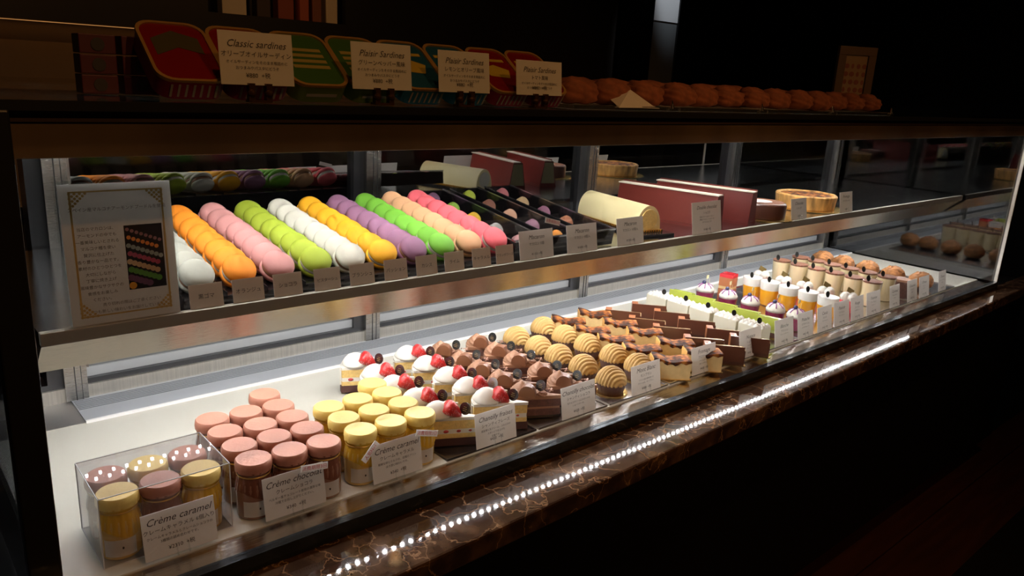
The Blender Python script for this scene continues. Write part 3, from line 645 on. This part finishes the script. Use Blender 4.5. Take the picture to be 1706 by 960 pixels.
def make_strawberry_cake(label, loc):
    r = thing('strawberry_cake', label, 'cake slice', loc, ANG, 'strawberry cream cake slices'); L, W = .092, .048
    MB().prism(wedge(L, W, .0005), .004, .006).build('cake_board', M['gold'], r)
    b = MB(); P = []
    pc = wedge(L, W, -.0012)
    MB().prism(pc, .0045, .018).build('paper_base', M['papercup'], r)
    MB().prism(wedge(L, W), .012, .026).prism(wedge(L, W), .034, .049).build('sponge', M['sponge'], r)
    MB().prism(wedge(L, W, .0003), .026, .034).build('cream_filling', M['whipped'], r)
    b = MB()
    for k, t in enumerate((.2, .42, .64, .84)):
        for s_ in (-1, 1): b.ball((L * t - .004, s_ * W / 2 * (1 - t) * 1.02, .030), .0042, (1.5, .5, .8), 8, 6)
    b.build('strawberry_pieces', M['jelly'], r, 'all')
    MB().prism(wedge(L, W, -.0006), .049, .0545).box(-.0055, -.002, -W * .40, W * .40, .018, .05).build('cream_top', M['whipped'], r, bevel=.0008)
    b = MB(); b.lathe([(.024, 0), (.0245, .004), (.021, .011), (.014, .018), (.006, .022), (.0005, .023)], 30, (.020, 0, .054), fn=lambda q, z, a: (q * (1 + .05 * math.sin(3 * a + z * 160) + (.08 if math.cos(a) > .6 else 0)), z)); b.build('cream_rosette', M['whipped'], r, 'all')
    s = MB(); s.lathe([(.0008, -.023), (.0045, -.0195), (.0090, -.011), (.0128, .001), (.0135, .006), (.0115, .011), (.0008, .0125)], 22); SM = Matrix.Translation((.043, -.008, .068)) @ Matrix.Rotation(math.radians(22), 4, 'X') @ Matrix.Rotation(math.radians(-48), 4, 'Y'); s.xf(SM)
    st = s.build('strawberry', M['berry'], r, 'all')
    b = MB()
    for k in range(90):
        a = rng.uniform(0, 2 * PI); z = rng.uniform(-.008, .0115); q = .0104 + (z + .008) * .28 if z < .003 else (.0136 if z < .0075 else .0128 - (z - .0075) * .55)
        p = SM @ Vector((q * math.cos(a), q * math.sin(a), z)); b.ball(p, .0005, seg=5, rings=3)
    b.build('sugar_grains', M['sugar'], st)
    black_tag(r, (.066, -.004, .068), r=.0105)
    return r
def place(items, maker, desc, off=0., rz=None, z=.004):
    """items: list of (row name, x, [y...]) from the front"""
    r0 = None; out = []
    for rn, x, ys in items:
        ys = sorted(ys)
        for i, y in enumerate(ys):
            lab = desc + (', ' + rn if rn else '') + ', ' + nth(i, len(ys))
            xx = x * 1.006 - off * DX; yy = y + .010 - off * DY
            if r0 is None: r0 = maker(lab, (xx, yy, z)); a = r0.rotation_euler[2]; out.append(r0)
            else: out.append(dup(r0, (xx, yy, z), a + rng.uniform(-.05, .05), lab))
    return out
R2 = ('left row', 'right row')
def swap_tag(o, m):
    for ch in o.children:
        if ch.name.startswith('round_tag'):
            me = ch.data.copy(); me.materials[0] = M[m]; ch.data = me
sc_ = place([(R2[0], .720, [.913, .977, 1.048, 1.111, 1.183]), (R2[1], .824, [.913, .969, 1.029, 1.098, 1.163])], make_strawberry_cake, 'strawberry cream cake slice with black tag', .060, z=.0)
swap_tag(sc_[6], 'tagsilver'); sc_[6]['label'] = 'strawberry cream cake slice with silver tag, right row, second from the front'

def make_choc_cake(label, loc):
    r = thing('chocolate_cream_cake', label, 'cake slice', loc, ANG, 'chocolate cream cake slices'); L, W = .088, .045
    MB().prism(wedge(L, W, -.001), .0045, .009).build('cake_board', M['blackboard'], r)
    MB().prism(wedge(L, W), .008, .022).prism(wedge(L, W), .026, .040).build('chocolate_sponge', M['chocsponge'], r)
    MB().prism(wedge(L, W, .0006), .022, .026).build('cream_filling', M['choccream'], r)
    MB().prism(wedge(L, W, -.0006), .040, .047).build('cream_top', M['choccream'], r, bevel=.0008)
    b = MB(); swirl(b, (.016, .004, .046), .021, .024, 3, 5); swirl(b, (.050, .0, .046), .012, .012, 2, 5); b.build('cocoa_rosette', M['choccream'], r, 'all')
    b = MB(); v = []
    for k in range(15):
        a = math.radians(-20 + k * 15); v.append([b.b.verts.new((.022 + .0145 * math.cos(a) + t, -.016 + .001 * k * 0, .054 + .0125 * math.sin(a))) for t in (0,)] + [b.b.verts.new((.022 + .0145 * math.cos(a), .004, .054 + .0125 * math.sin(a)))])
    # a curled sheet of milk chocolate: closed half drum
    b = MB(); b.prismx([(.0150 * math.cos(math.radians(a)), .0165 * math.sin(math.radians(a))) for a in range(-20, 201, 20)], -.008, .008)
    b.xf(Matrix.Translation((.026, -.013, .052)) @ Matrix.Rotation(math.radians(80), 4, 'Z')).build('chocolate_curl', M['milkchoc'], r, True)
    b = MB()
    for k in range(16):
        x = rng.uniform(.038, .072); y = rng.uniform(-.5, .5) * W * (1 - x / L); a = rng.uniform(0, PI)
        b.box(-.005, .005, -.0009, .0009, -.0006, .0006)
        bmesh.ops.transform(b.b, matrix=Matrix.Translation((x, y, .050 + rng.uniform(0, .007))) @ Matrix.Rotation(a, 4, 'Z') @ Matrix.Rotation(rng.uniform(-.6, .6), 4, 'Y'), verts=b.b.verts[-8:])
    b.build('chocolate_shavings', mat('pale_cocoa_shavings', (.52, .30, .22), .6), r)
    black_tag(r, (.049, -.010, .067))
    return r
place([(R2[0], .899, [.920, .984, 1.047, 1.106, 1.173]), (R2[1], .991, [.919, .974, 1.048, 1.109, 1.170])], make_choc_cake, 'chocolate cream cake slice', .046, z=.0)

def make_mont(label, loc):
    r = thing('chestnut_cake', label, 'cake', loc, math.radians(-20), 'mont blanc chestnut cakes')
    MB().lathe([(.001, .0), (.034, .0), (.034, .0015), (.001, .0015)], 32, close=False).build('gold_board', M['gold'], r)
    MB().lathe([(.0245, .0015), (.0300, .0205), (.0290, .0215), (.001, .0215)], 64, fn=lambda q, z, a: (q * (1 + .025 * math.sin(26 * a)), z)).build('paper_cup', M['papercup'], r, True)
    ax = Vector((.25, -.95, -.12)).normalized()
    def rid(d):
        t = math.acos(max(-1, min(1, d.dot(ax)))); g = 1 + .12 * abs(math.sin(t * 12 + .7 * math.sin(4 * d.x))) ** .7
        return g * (1 if d.z > -.05 else max(.35, 1 + (d.z + .05) * 1.1))
    MB().ball((0, 0, .0215), .0278, (1, 1, 1.02), 110, 76, rid).build('chestnut_noodles', M['noodle'], r, 'all')
    return r
place([(R2[0], 1.100, [.922, 1.000, 1.073, 1.137, 1.210]), (R2[1], 1.203, [.940, 1.010, 1.088, 1.160, 1.232])], make_mont, 'domed chestnut mont blanc cake', 0., z=.003)

def make_cheese(label, loc):
    r = thing('cheesecake_slice', label, 'cake slice', loc, ANG, 'baked cheesecake slices'); L, W = .078, .040
    MB().box(-.003, L + .003, -W / 2 - .003, W / 2 + .003, .0, .0018).build('gold_board', M['gold'], r)
    b = MB(); n_ = 14
    def top(t): return .038 + .0018 * math.sin(t * 9 + .5) + .007 * (1 - t) ** 3 + .003 * t ** 4
    pr = [(t / n_ * L, top(t / n_)) for t in range(n_ + 1)]
    f = [b.b.verts.new((x, -W / 2, z)) for x, z in pr]; k2 = [b.b.verts.new((x, W / 2, z)) for x, z in pr]
    f0 = [b.b.verts.new((x, -W / 2, .002)) for x, z in pr]; k0 = [b.b.verts.new((x, W / 2, .002)) for x, z in pr]
    for i in range(n_):
        b.b.faces.new((f0[i], f0[i + 1], f[i + 1], f[i])); b.b.faces.new((k0[i + 1], k0[i], k2[i], k2[i + 1])); b.b.faces.new((f[i], f[i + 1], k2[i + 1], k2[i])); b.b.faces.new((f0[i + 1], f0[i], k0[i], k0[i + 1]))
    b.b.faces.new((f0[0], f[0], k2[0], k0[0])); b.b.faces.new((f0[-1], k0[-1], k2[-1], f[-1]))
    b.build('cheese_body', M['cheese'], r)
    b = MB()
    g = [[b.b.verts.new((x + (-.0012 if i == 0 else (.0012 if i == n_ else 0)), y, z + .0008 + dz)) for y, dz in ((-W / 2 - .0012, -.0050 - .0025 * math.sin(i * 1.7)), (-W / 2 - .0005, .0012), (-W / 4, .0022 + .001 * math.sin(i * 2.1)), (W / 4, .0018), (W / 2 + .0005, .0012), (W / 2 + .0012, -.005))] for i, (x, z) in enumerate(pr)]
    for A_, B_ in zip(g, g[1:]):
        for i in range(5): b.b.faces.new((A_[i], B_[i], B_[i + 1], A_[i + 1]))
    o = b.build('browned_top', M['burnt'], r, True); o.modifiers.new('thick', 'SOLIDIFY').thickness = .0006
    b = MB().box(-.002, .0002, -W / 2, W / 2, .006, .044); b.build('crust_end', mat('golden_crust', (.80, .42, .12), .6, var=.3, scale=80), r)
    return r
place([(R2[0], 1.266, [.905, .983, 1.059, 1.132, 1.211]), (R2[1], 1.362, [.893, .966, 1.056, 1.132, 1.215])], make_cheese, 'baked cheesecake slice with browned top', .040, z=.003)

def make_slab(label, loc):
    r = thing('chocolate_slab_cake', label, 'cake', loc, math.radians(-48), 'rectangular chocolate orange cakes'); L, W = .074, .030
    MB().box(-.003, L + .003, -W / 2 - .003, W / 2 + .003, 0, .0018).build('gold_board', M['gold'], r)
    MB().box(0, L, -W / 2, W / 2, .002, .036).build('chocolate_body', M['choc'], r, bevel=.001)
    MB().box(.001, L - .001, -W / 2 + .001, W / 2 - .001, .036, .0375).build('gold_glaze', mat('pale_gold_glaze', (.62, .42, .20), .25, .3), r)
    MB().box(-.016, -.0003, -W / 2 - .002, W / 2, .004, .044).build('orange_end', M['orangechoc'], r, bevel=.001)
    MB().box(-.016, L * .96, -W / 2 - .0035, -W / 2 - .002, .010, .046).build('chocolate_plate', mat('thin_chocolate_plate', (.10, .034, .018), .3, coat=.3), r)
    return r
place([(R2[0], 1.434, [.900, .955, 1.046, 1.122, 1.199]), (R2[1], 1.535, [.900, .966, 1.049, 1.125, 1.199])], make_slab, 'rectangular dark chocolate cake with orange-brown end', .020, z=.003)

def make_white(label, loc):
    r = thing('white_cream_cake', label, 'cake', loc, 0, 'white cream cakes'); 
    MB().box(-.024, .024, -.034, .034, 0, .0018).build('gold_board', M['gold'], r)
    MB().box(-.021, .021, -.033, .033, .002, .040).build('mousse_body', M['white'], r, bevel=.0015)
    b = MB()
    for i in range(5):
        for j in (-1, 0, 1): swirl(b, (j * .0125, -.026 + i * .013, .038), .0088, .0095, 1.5, 5, 15, 6)
    b.build('piped_cream', M['whipped'], r, 'all')
    MB().disc((-.012, -.018, .056), .0075, (-.6, -.75, .3), .001, 20, .8).build('chocolate_leaf', M['tag'], r)
    return r
place([('', 1.645, [.945, 1.018, 1.094, 1.166, 1.237])], make_white, 'white cream cake with black oval', 0, z=.003)
def make_green(label, loc):
    r = thing('pistachio_cake', label, 'cake', loc, math.radians(13), 'green pistachio cakes')
    MB().box(-.017, .017, -.034, .034, 0, .0018).build('gold_board', M['gold'], r)
    MB().box(-.014, .014, -.031, .031, .002, .014).build('sponge_base', M['chocsponge'], r)
    MB().box(-.0138, .0138, -.031, .031, .014, .042).build('pistachio_mousse', M['greenside'], r)
    MB().box(-.0145, .0145, -.0315, .0315, .042, .048).build('green_glaze', M['green'], r, bevel=.0012)
    MB().box(-.0155, -.0145, -.032, .032, .022, .053).build('green_plate', M['green'], r)
    return r
place([('', 1.704, [.940, 1.006, 1.074, 1.142, 1.210])], make_green, 'tall green pistachio cake', 0, z=.003)
def cup(b, r1, r2, z0, z1, seg=28): b.lathe([(r1, z0), (r2, z1)], seg)
def make_purple(label, loc):
    r = thing('cassis_cup', label, 'dessert cup', loc, 0, 'purple cassis cups')
    MB().lathe([(.0225, .002), (.0255, .034), (.001, .034)], 28).build('cassis_jelly', M['purple'], r, True)
    MB().lathe([(.0230, 0), (.0262, .040), (.0255, .040), (.0224, .001)], 28, close=False).build('clear_cup', M['plastic'], r, True)
    b = MB(); b.lathe([(.0245, .034), (.0250, .040), (.0215, .047), (.015, .053), (.006, .056), (.0005, .0565)], 30, fn=lambda q, z, a: (q * (1 + .02 * math.sin(6 * a)), z)); b.build('cream_dome', M['whipped'], r, 'all')
    b = MB()
    for k in range(7):
        a = k * .9; b.tube([(.008 * math.cos(a), .008 * math.sin(a), .0562), (.017 * math.cos(a + .1), .017 * math.sin(a + .1), .0525), (.0225 * math.cos(a + .1), .0225 * math.sin(a + .1), .0465)], .0013, 6)
    b.build('violet_drizzle', M['violet'], r, 'all')
    MB().ball((-.004, .003, .0595), .0058, seg=12, rings=8).build('blueberry', M['bberry'], r, 'all')
    MB().tube([(.004, 0, .055), (.004, 0, .080)], .0005, 6).box(.0, .0095, -.0005, .0005, .070, .080).tube([(.012, -.002, .052), (.013, -.002, .070)], .0005, 6).build('pick_flag', mat('cream_flag', (.82, .72, .42), .5), r)
    return r
place([('', 1.815, [.930, .990, 1.066, 1.137, 1.214])], make_purple, 'purple cassis cup with white cream and blueberry', 0, z=.003)
def make_orange(label, loc):
    r = thing('mango_verrine', label, 'dessert cup', loc, 0, 'orange and white verrines')
    MB().lathe([(.0225, .002), (.0268, .046), (.001, .046)], 28).build('mango_jelly', M['mango'], r, True)
    MB().lathe([(.0268, .046), (.0284, .066), (.0272, .0685), (.001, .069)], 28).build('white_mousse', M['whipped'], r, True)
    MB().lathe([(.0232, 0), (.0290, .072), (.0285, .072), (.0226, .001)], 28, close=False).build('clear_glass_cup', M['plastic'], r, True)
    MB().disc((-.016, -.004, .078), .0085, (-.6, -.75, .25), .001, 20, .6).build('chocolate_leaf', M['tag'], r)
    return r
place([('', 1.965, [.925, .982, 1.042, 1.100, 1.157])], make_orange, 'orange jelly cup topped with white mousse', 0, z=.003)
def make_berry(label, loc):
    r = thing('berry_cream', label, 'dessert', loc, math.radians(-30), 'red berry cream desserts')
    MB().lathe([(.024, .0), (.027, .030), (.025, .033), (.001, .034)], 30).build('raspberry_base', M['redjelly'], r, True)
    b = MB()
    for x, y, q in ((-.009, .004, .0145), (.010, -.003, .0145), (.0, -.012, .012), (.001, .013, .012)): b.ball((x, y, .040), q, (1, 1, 1.05), 16, 10)
    b.build('cream_balls', M['whipped'], r, 'all')
    MB().box(-.012, .012, -.0006, .0006, .0, .014).xf(Matrix.Translation((.0, .0, .053)) @ Matrix.Rotation(.5, 4, 'Y') @ Matrix.Rotation(-.3, 4, 'X')).build('gold_brown_plate', mat('olive_gold_plate', (.22, .15, .05), .3, .4), r)
    return r
place([('', 2.115, [.938, 1.008, 1.074, 1.144, 1.220])], make_berry, 'white cream balls on red jelly with gold-brown plate', 0, z=.003)
def make_tira(label, loc):
    r = thing('tiramisu_cup', label, 'dessert cup', loc, 0, 'tiramisu cups')
    MB().lathe([(.0225, .001), (.0275, .070), (.001, .070)], 28).build('mascarpone_filling', M['custard'], r, True)
    MB().lathe([(.0275, .070), (.0278, .0745), (.001, .0755)], 28).build('cocoa_top', M['cocoa'], r, True)
    MB().lathe([(.0230, 0), (.0288, .077), (.0282, .077), (.0226, .001)], 28, close=False).build('clear_cup', M['plastic'], r, True)
    MB().disc((-.017, .006, .083), .009, (-.6, -.75, .3), .001, 20, .65).build('chocolate_leaf', M['tag'], r)
    return r
place([(R2[0], 2.237, [.932, .988, 1.048, 1.106, 1.166, 1.226]), (R2[1], 2.340, [.936, .995, 1.052, 1.108, 1.163, 1.218])], make_tira, 'tall cream cup with cocoa top', 0, z=.003)
def make_choux(label, loc):
    r = thing('choux_bun', label, 'pastry', loc, 0, 'golden choux buns')
    def f(d): return 1 + .07 * math.sin(9 * d.x + 3 * d.y) * math.sin(8 * d.y - 2) * 1.0 + .035 * math.sin(17 * d.z + 11 * d.x) + .03 * math.sin(23 * d.y + 5 * d.z)
    MB().ball((0, 0, .026), .036, (1, 1, .80), 40, 26, f).build('bun', M['choux'], r, 'all')
    MB().lathe([(.022, 0), (.030, .006), (.028, .006), (.021, .001)], 30, close=False).build('paper_cup', M['papercup'], r, True)
    return r
place([('', 2.60, [.932, 1.022, 1.108, 1.195, 1.270])], make_choux, 'rough golden choux bun', 0, z=.003)
rs = thing('raspberry_square', 'small layered square cake with bright red top behind the orange cups', 'cake', (1.935, 1.222, .003), .2)
MB().box(-.02, .02, -.02, .02, 0, .028).build('sponge_body', M['orangechoc'], rs); MB().box(-.0195, .0195, -.0195, .0195, .028, .036).build('cream_layer', M['cheese'], rs); MB().box(-.02, .02, -.02, .02, .036, .062).build('upper_sponge', M['orangechoc'], rs); MB().box(-.0203, .0203, -.0203, .0203, .062, .072).build('red_glaze', M['redjelly'], rs, bevel=.001)
dk = thing('dark_chocolate_cup', 'dark chocolate cup standing between the tiramisu cups and choux buns', 'dessert cup', (2.44, .935, .003))
MB().lathe([(.026, 0), (.028, .052), (.001, .052)], 28).build('chocolate_cup', M['chocsponge'], dk, True); MB().lathe([(.027, .052), (.026, .058), (.012, .062), (.001, .062)], 28).build('cocoa_cream', M['choccream'], dk, True)

# ================================================================== sardine tins on the glass top
ZT = .555
def rrect(w_, l_, r_, y0=0.):
    p = []
    for cx, cy, a0 in ((w_ / 2 - r_, r_, -90), (w_ / 2 - r_, l_ - r_, 0), (-w_ / 2 + r_, l_ - r_, 90), (-w_ / 2 + r_, r_, 180)):
        for k in range(6): a = math.radians(a0 + k * 18); p.append((cx + r_ * math.cos(a), y0 + cy + r_ * math.sin(a)))
    return p
def ring(b, w_, l_, r_, t, z0, z1):
    o_ = rrect(w_, l_, r_); i_ = [(x * (1 - 2 * t / w_), (y - l_ / 2) * (1 - 2 * t / l_) + l_ / 2) for x, y in o_]; n_ = len(o_)
    V = [[b.b.verts.new((p[0], p[1], z)) for p in P] for P, z in ((o_, z0), (o_, z1), (i_, z1), (i_, z0))]
    for A_, B_ in zip(V, V[1:] + V[:1]):
        for k in range(n_): b.b.faces.new((A_[k], A_[(k + 1) % n_], B_[(k + 1) % n_], B_[k]))
TW, TL, TH = .074, .104, .022
def make_tin(x, top, side, label, art):
    T = Matrix.Rotation(math.radians(36), 4, 'X') 
    r = thing('sardine_tin', label, 'tin', (x, .885, ZT + .001), 0, 'sardine tins leaning on the glass top')
    MB().prism(rrect(TW, TL, .018), 0, TH).xf(T).build('tin_body', side, r, True)
    MB().prism(rrect(TW - .005, TL - .005, .016, .0025), TH, TH + .0008).xf(T).build('printed_lid', top, r)
    b = MB(); ring(b, TW + .002, TL + .001, .019, .0035, TH - .001, TH + .0028); b.xf(T).build('gold_rim', M['tingold'], r, True)
    b = MB()
    if art == 'fish':
        b.prism([(-.026, .045), (0, .060), (.026, .050), (.026, .078), (0, .090), (-.026, .074)], TH + .0009, TH + .0013); c = mat('dark_label_art', (.06, .05, .02), .4)
    elif art == 'words':
        for k in range(4): b.box(-.024, .024, .035 + k * .011, .041 + k * .011, TH + .0009, TH + .0013)
        c = mat('green_gold_art', (.30, .24, .06), .4)
    else:
        b.prism([(-.02, .04), (.015, .036), (.024, .055), (.0, .066), (-.024, .058)], TH + .0009, TH + .0013); b.box(-.026, .026, .074, .080, TH + .0009, TH + .0013); c = mat('yellow_art', (.42, .30, .03), .4)
    b.xf(T).build('lid_picture', c, r)
    b = MB()
    for k in range(7 if side != M['tingreenside'] else 0): b.box(-TW / 2 + .012 + k * .008, -TW / 2 + .0145 + k * .008, -.0004, .0, .003, TH - .003)
    if side == M['tingreenside']: b.box(-.02, .02, -.0004, 0, .008, .012)
    b.xf(T).build('side_stripes', M['tinwhite'], r)
    MB().prismx([(.012, 0), (.084, 0), (.084, .0575), (.078, .0575), (.012, .0096)], -.02, .02).build('prop_stand', M['acrylic'], r)
tin_x = [.300, .376, .452, .528, .604, .680, .756, .832]
tspec = [('tinred', 'tinredside', 'fish', 'red'), ('tinred', 'tinredside', 'fish', 'red'), ('tingreen', 'tingreenside', 'words', 'green'), ('tingreen', 'tingreenside', 'words', 'green'), ('tinblue', 'tinblueside', 'patch', 'blue'), ('tinblue', 'tinblueside', 'patch', 'blue'), ('tinred', 'tinredside', 'patch', 'crimson'), ('tinred', 'tinredside', 'patch', 'crimson')]
for i, (x, (t, s_, art, nm)) in enumerate(zip(tin_x, tspec)):
    make_tin(x + .003, M[t], M[s_], ('left' if i % 2 == 0 else 'right') + ' one of the two leaning ' + nm + ' sardine tins', art)
for x0, x1, z1, t, jp, lab in [(.327, .412, .076, 'Classic sardines', 'オリーブオイルサーディン', 'cream price card reading Classic sardines before the red tins'), (.488, .574, .075, 'Plaisir Sardines', 'グリーンペッパー風味', 'cream price card reading Plaisir Sardines before the green tins'), (.617, .704, .073, 'Plaisir Sardines', 'レモンとオリーブ風味', 'cream price card reading Plaisir Sardines before the blue tins'), (.754, .845, .068, 'Plaisir Sardines', 'トマト風味', 'cream price card reading Plaisir Sardines before the crimson tins')]:
    r = price_card(x0, x1, ZT + .019, ZT + z1, .862, std_lines(t, jp, ['オイルサーディンをそのまま瓶詰めに', 'おつまみやパスタにどうぞ'], '¥880  +税', h=z1 - .019, ts=.0108), lab, 'card', 'price cards before the tins', clip=False, tilt=84)
    c = MB()
    for s2 in (-.010, .010): c.box(s2 - .0035, s2 + .0035, -.005, .003, -.0185, .002); c.ball((s2, -.003, -.009), .005, seg=10, rings=7)
    c.box(-.012, .012, -.006, .010, -.0188, -.016).build('clip_stand', mat('dark_gold_clip', (.12, .06, .03), .2, .7), r)
# stacked pink cartons at the left of the tins
for i in range(2):
    for k in range(3):
        r = thing('pink_carton', 'small dark pink carton, ' + ('left' if i == 0 else 'right') + ' stack, ' + ['bottom', 'middle', 'top'][k], 'carton', (.232 + i * .043, .965, ZT + .0005 + k * .0215), 0, 'small pink cartons stacked left of the tins')
        MB().box(-.0185, .0185, 0, .03, 0, .0205).build('carton_body', M['pink'], r, bevel=.001); MB().disc((0, -.0006, .010), .007, (0, -1, 0), .001, 16).build('dark_spot', M['ink'], r)

# ================================================================== cocoa cakes on the glass top
def paper_tray(x0, x1, lab):
    r = thing('cake_tray', lab, 'tray', (x0, .875, ZT), 0, 'low white trays with cocoa cakes')
    MB().box(0, x1 - x0, 0, .235, 0, .003).build('tray_base', M['paper'], r); MB().box(0, x1 - x0, -.002, 0, .0, .006).box(-.002, 0, 0, .235, 0, .006).box(x1 - x0 - .003, x1 - x0, 0, .235, .003, .006).build('tray_edge', M['silver'], r)
    c = MB().box(x1 - x0 - .030, x1 - x0 - .012, -.006, .004, .0, .004).tube([(x1 - x0 - .024, -.004, .003), (x1 - x0 - .021, -.002, .017), (x1 - x0 - .016, -.004, .003)], .0015, 6).build('metal_clip', M['silver'], r)
paper_tray(.885, 1.150, 'white tray under the leftmost cocoa cakes with a folded paper'); paper_tray(1.155, 1.440, 'white tray under the second group of cocoa cakes'); paper_tray(1.445, 1.730, 'white tray under the third group of cocoa cakes'); paper_tray(1.735, 2.030, 'white tray under the rightmost cocoa cakes')
pp = thing('folded_paper', 'sheet of white paper folded up over the tray edge', 'paper', (1.04, .868, ZT + .003))
b = MB(); v = [b.b.verts.new(q) for q in ((-.055, .0, .001), (.05, 0, .001), (.068, .03, .004), (.02, .045, .030), (-.02, .06, .016), (.0, .0, .0015))]
b.b.faces.new((v[0], v[5], v[3], v[4])); b.b.faces.new((v[5], v[1], v[2], v[3])); o = b.build('paper_sheet', M['paper'], pp); o.modifiers.new('thick', 'SOLIDIFY').thickness = .0006
def make_cocoa(label, loc, sc3, sd):
    r = thing('cocoa_cake', label, 'cake', loc, 0, 'cocoa-dusted cakes on the counter'); q = random.Random(sd); p1, p2, p3 = q.uniform(0, 6), q.uniform(0, 6), q.uniform(0, 6)
    def f(d):
        e = 3.2; base = (abs(d.x) ** e + abs(d.y) ** e + abs(d.z) ** e) ** (-1 / e)
        return base * (1 + .05 * math.sin(5 * d.x + p1) * math.sin(6 * d.y + p2) + .04 * math.sin(11 * d.z + p3 + 7 * d.x))
    MB().ball((0, 0, .021), .021, sc3, 32, 20, f).build('cake_body', M['truffle'], r, 'all')
    MB().ball((0, 0, .034), .016, (sc3[0], sc3[1], .75), 20, 12, lambda d: 1 + .12 * math.sin(8 * d.x + p2) * math.sin(9 * d.y + p3)).build('cocoa_crumble', M['truffle'], r, 'all')
q = random.Random(5); nF = 13
for i in range(nF):
    x = .945 + i * (2.0 - .945) / (nF - 1)
    make_cocoa('cocoa-dusted cake in the front row, ' + (['leftmost', 'second from left', 'third from left', 'fourth from left', 'fifth from left', 'sixth from left', 'seventh from left', 'eighth from left', 'ninth from left', 'tenth from left', 'third from right', 'second from right', 'rightmost'][i]), (x, .935 + q.uniform(-.006, .006), ZT + .003), (1.9, 1.5, .85 + q.uniform(-.1, .08)), i)
for i in range(12):
    x = .955 + i * (2.02 - .955) / 11
    make_cocoa('cocoa-dusted cake in the back row, ' + (['leftmost', 'second from left', 'third from left', 'fourth from left', 'fifth from left', 'sixth from left', 'seventh from left', 'eighth from left', 'fourth from right', 'third from right', 'second from right', 'rightmost'][i]), (x, 1.035 + q.uniform(-.006, .006), ZT + .003), (2.0, 1.7, 1.12 + q.uniform(-.12, .1)), 50 + i)
# framed picture
fr = thing('picture_frame', 'brown framed print of brown sweets standing behind the cocoa cakes', 'picture frame', (2.46, 1.20, ZT + .0005), math.radians(-32))
fw, fh, ft = .128, .190, .026
MB().box(-fw / 2, fw / 2, 0, .014, 0, ft).box(-fw / 2, fw / 2, 0, .014, fh - ft, fh).box(-fw / 2, -fw / 2 + ft, 0, .014, ft, fh - ft).box(fw / 2 - ft, fw / 2, 0, .014, ft, fh - ft).build('wooden_frame', M['darkwood'], fr, bevel=.001)
pr = MB().box(-fw / 2 + ft, fw / 2 - ft, .005, .007, ft, fh - ft).build('print_sheet', mat('tan_print', (.32, .20, .10), .3, coat=.3), fr)
b = MB()
for i in range(4):
    for k in range(5):
        b.disc((-.030 + i * .020, .0046, .035 + k * .024), .0076, (0, -1, 0), .0006, 14, [1.1, .6, .8, 1][(i + k) % 4])
b.build('printed_sweets', mat('brown_print', (.20, .04, .02), .5), pr)
MB().prism([(-.02, .014), (.02, .014), (.015, .06), (-.015, .06)], 0, .002).build('strut', M['darkwood'], fr)
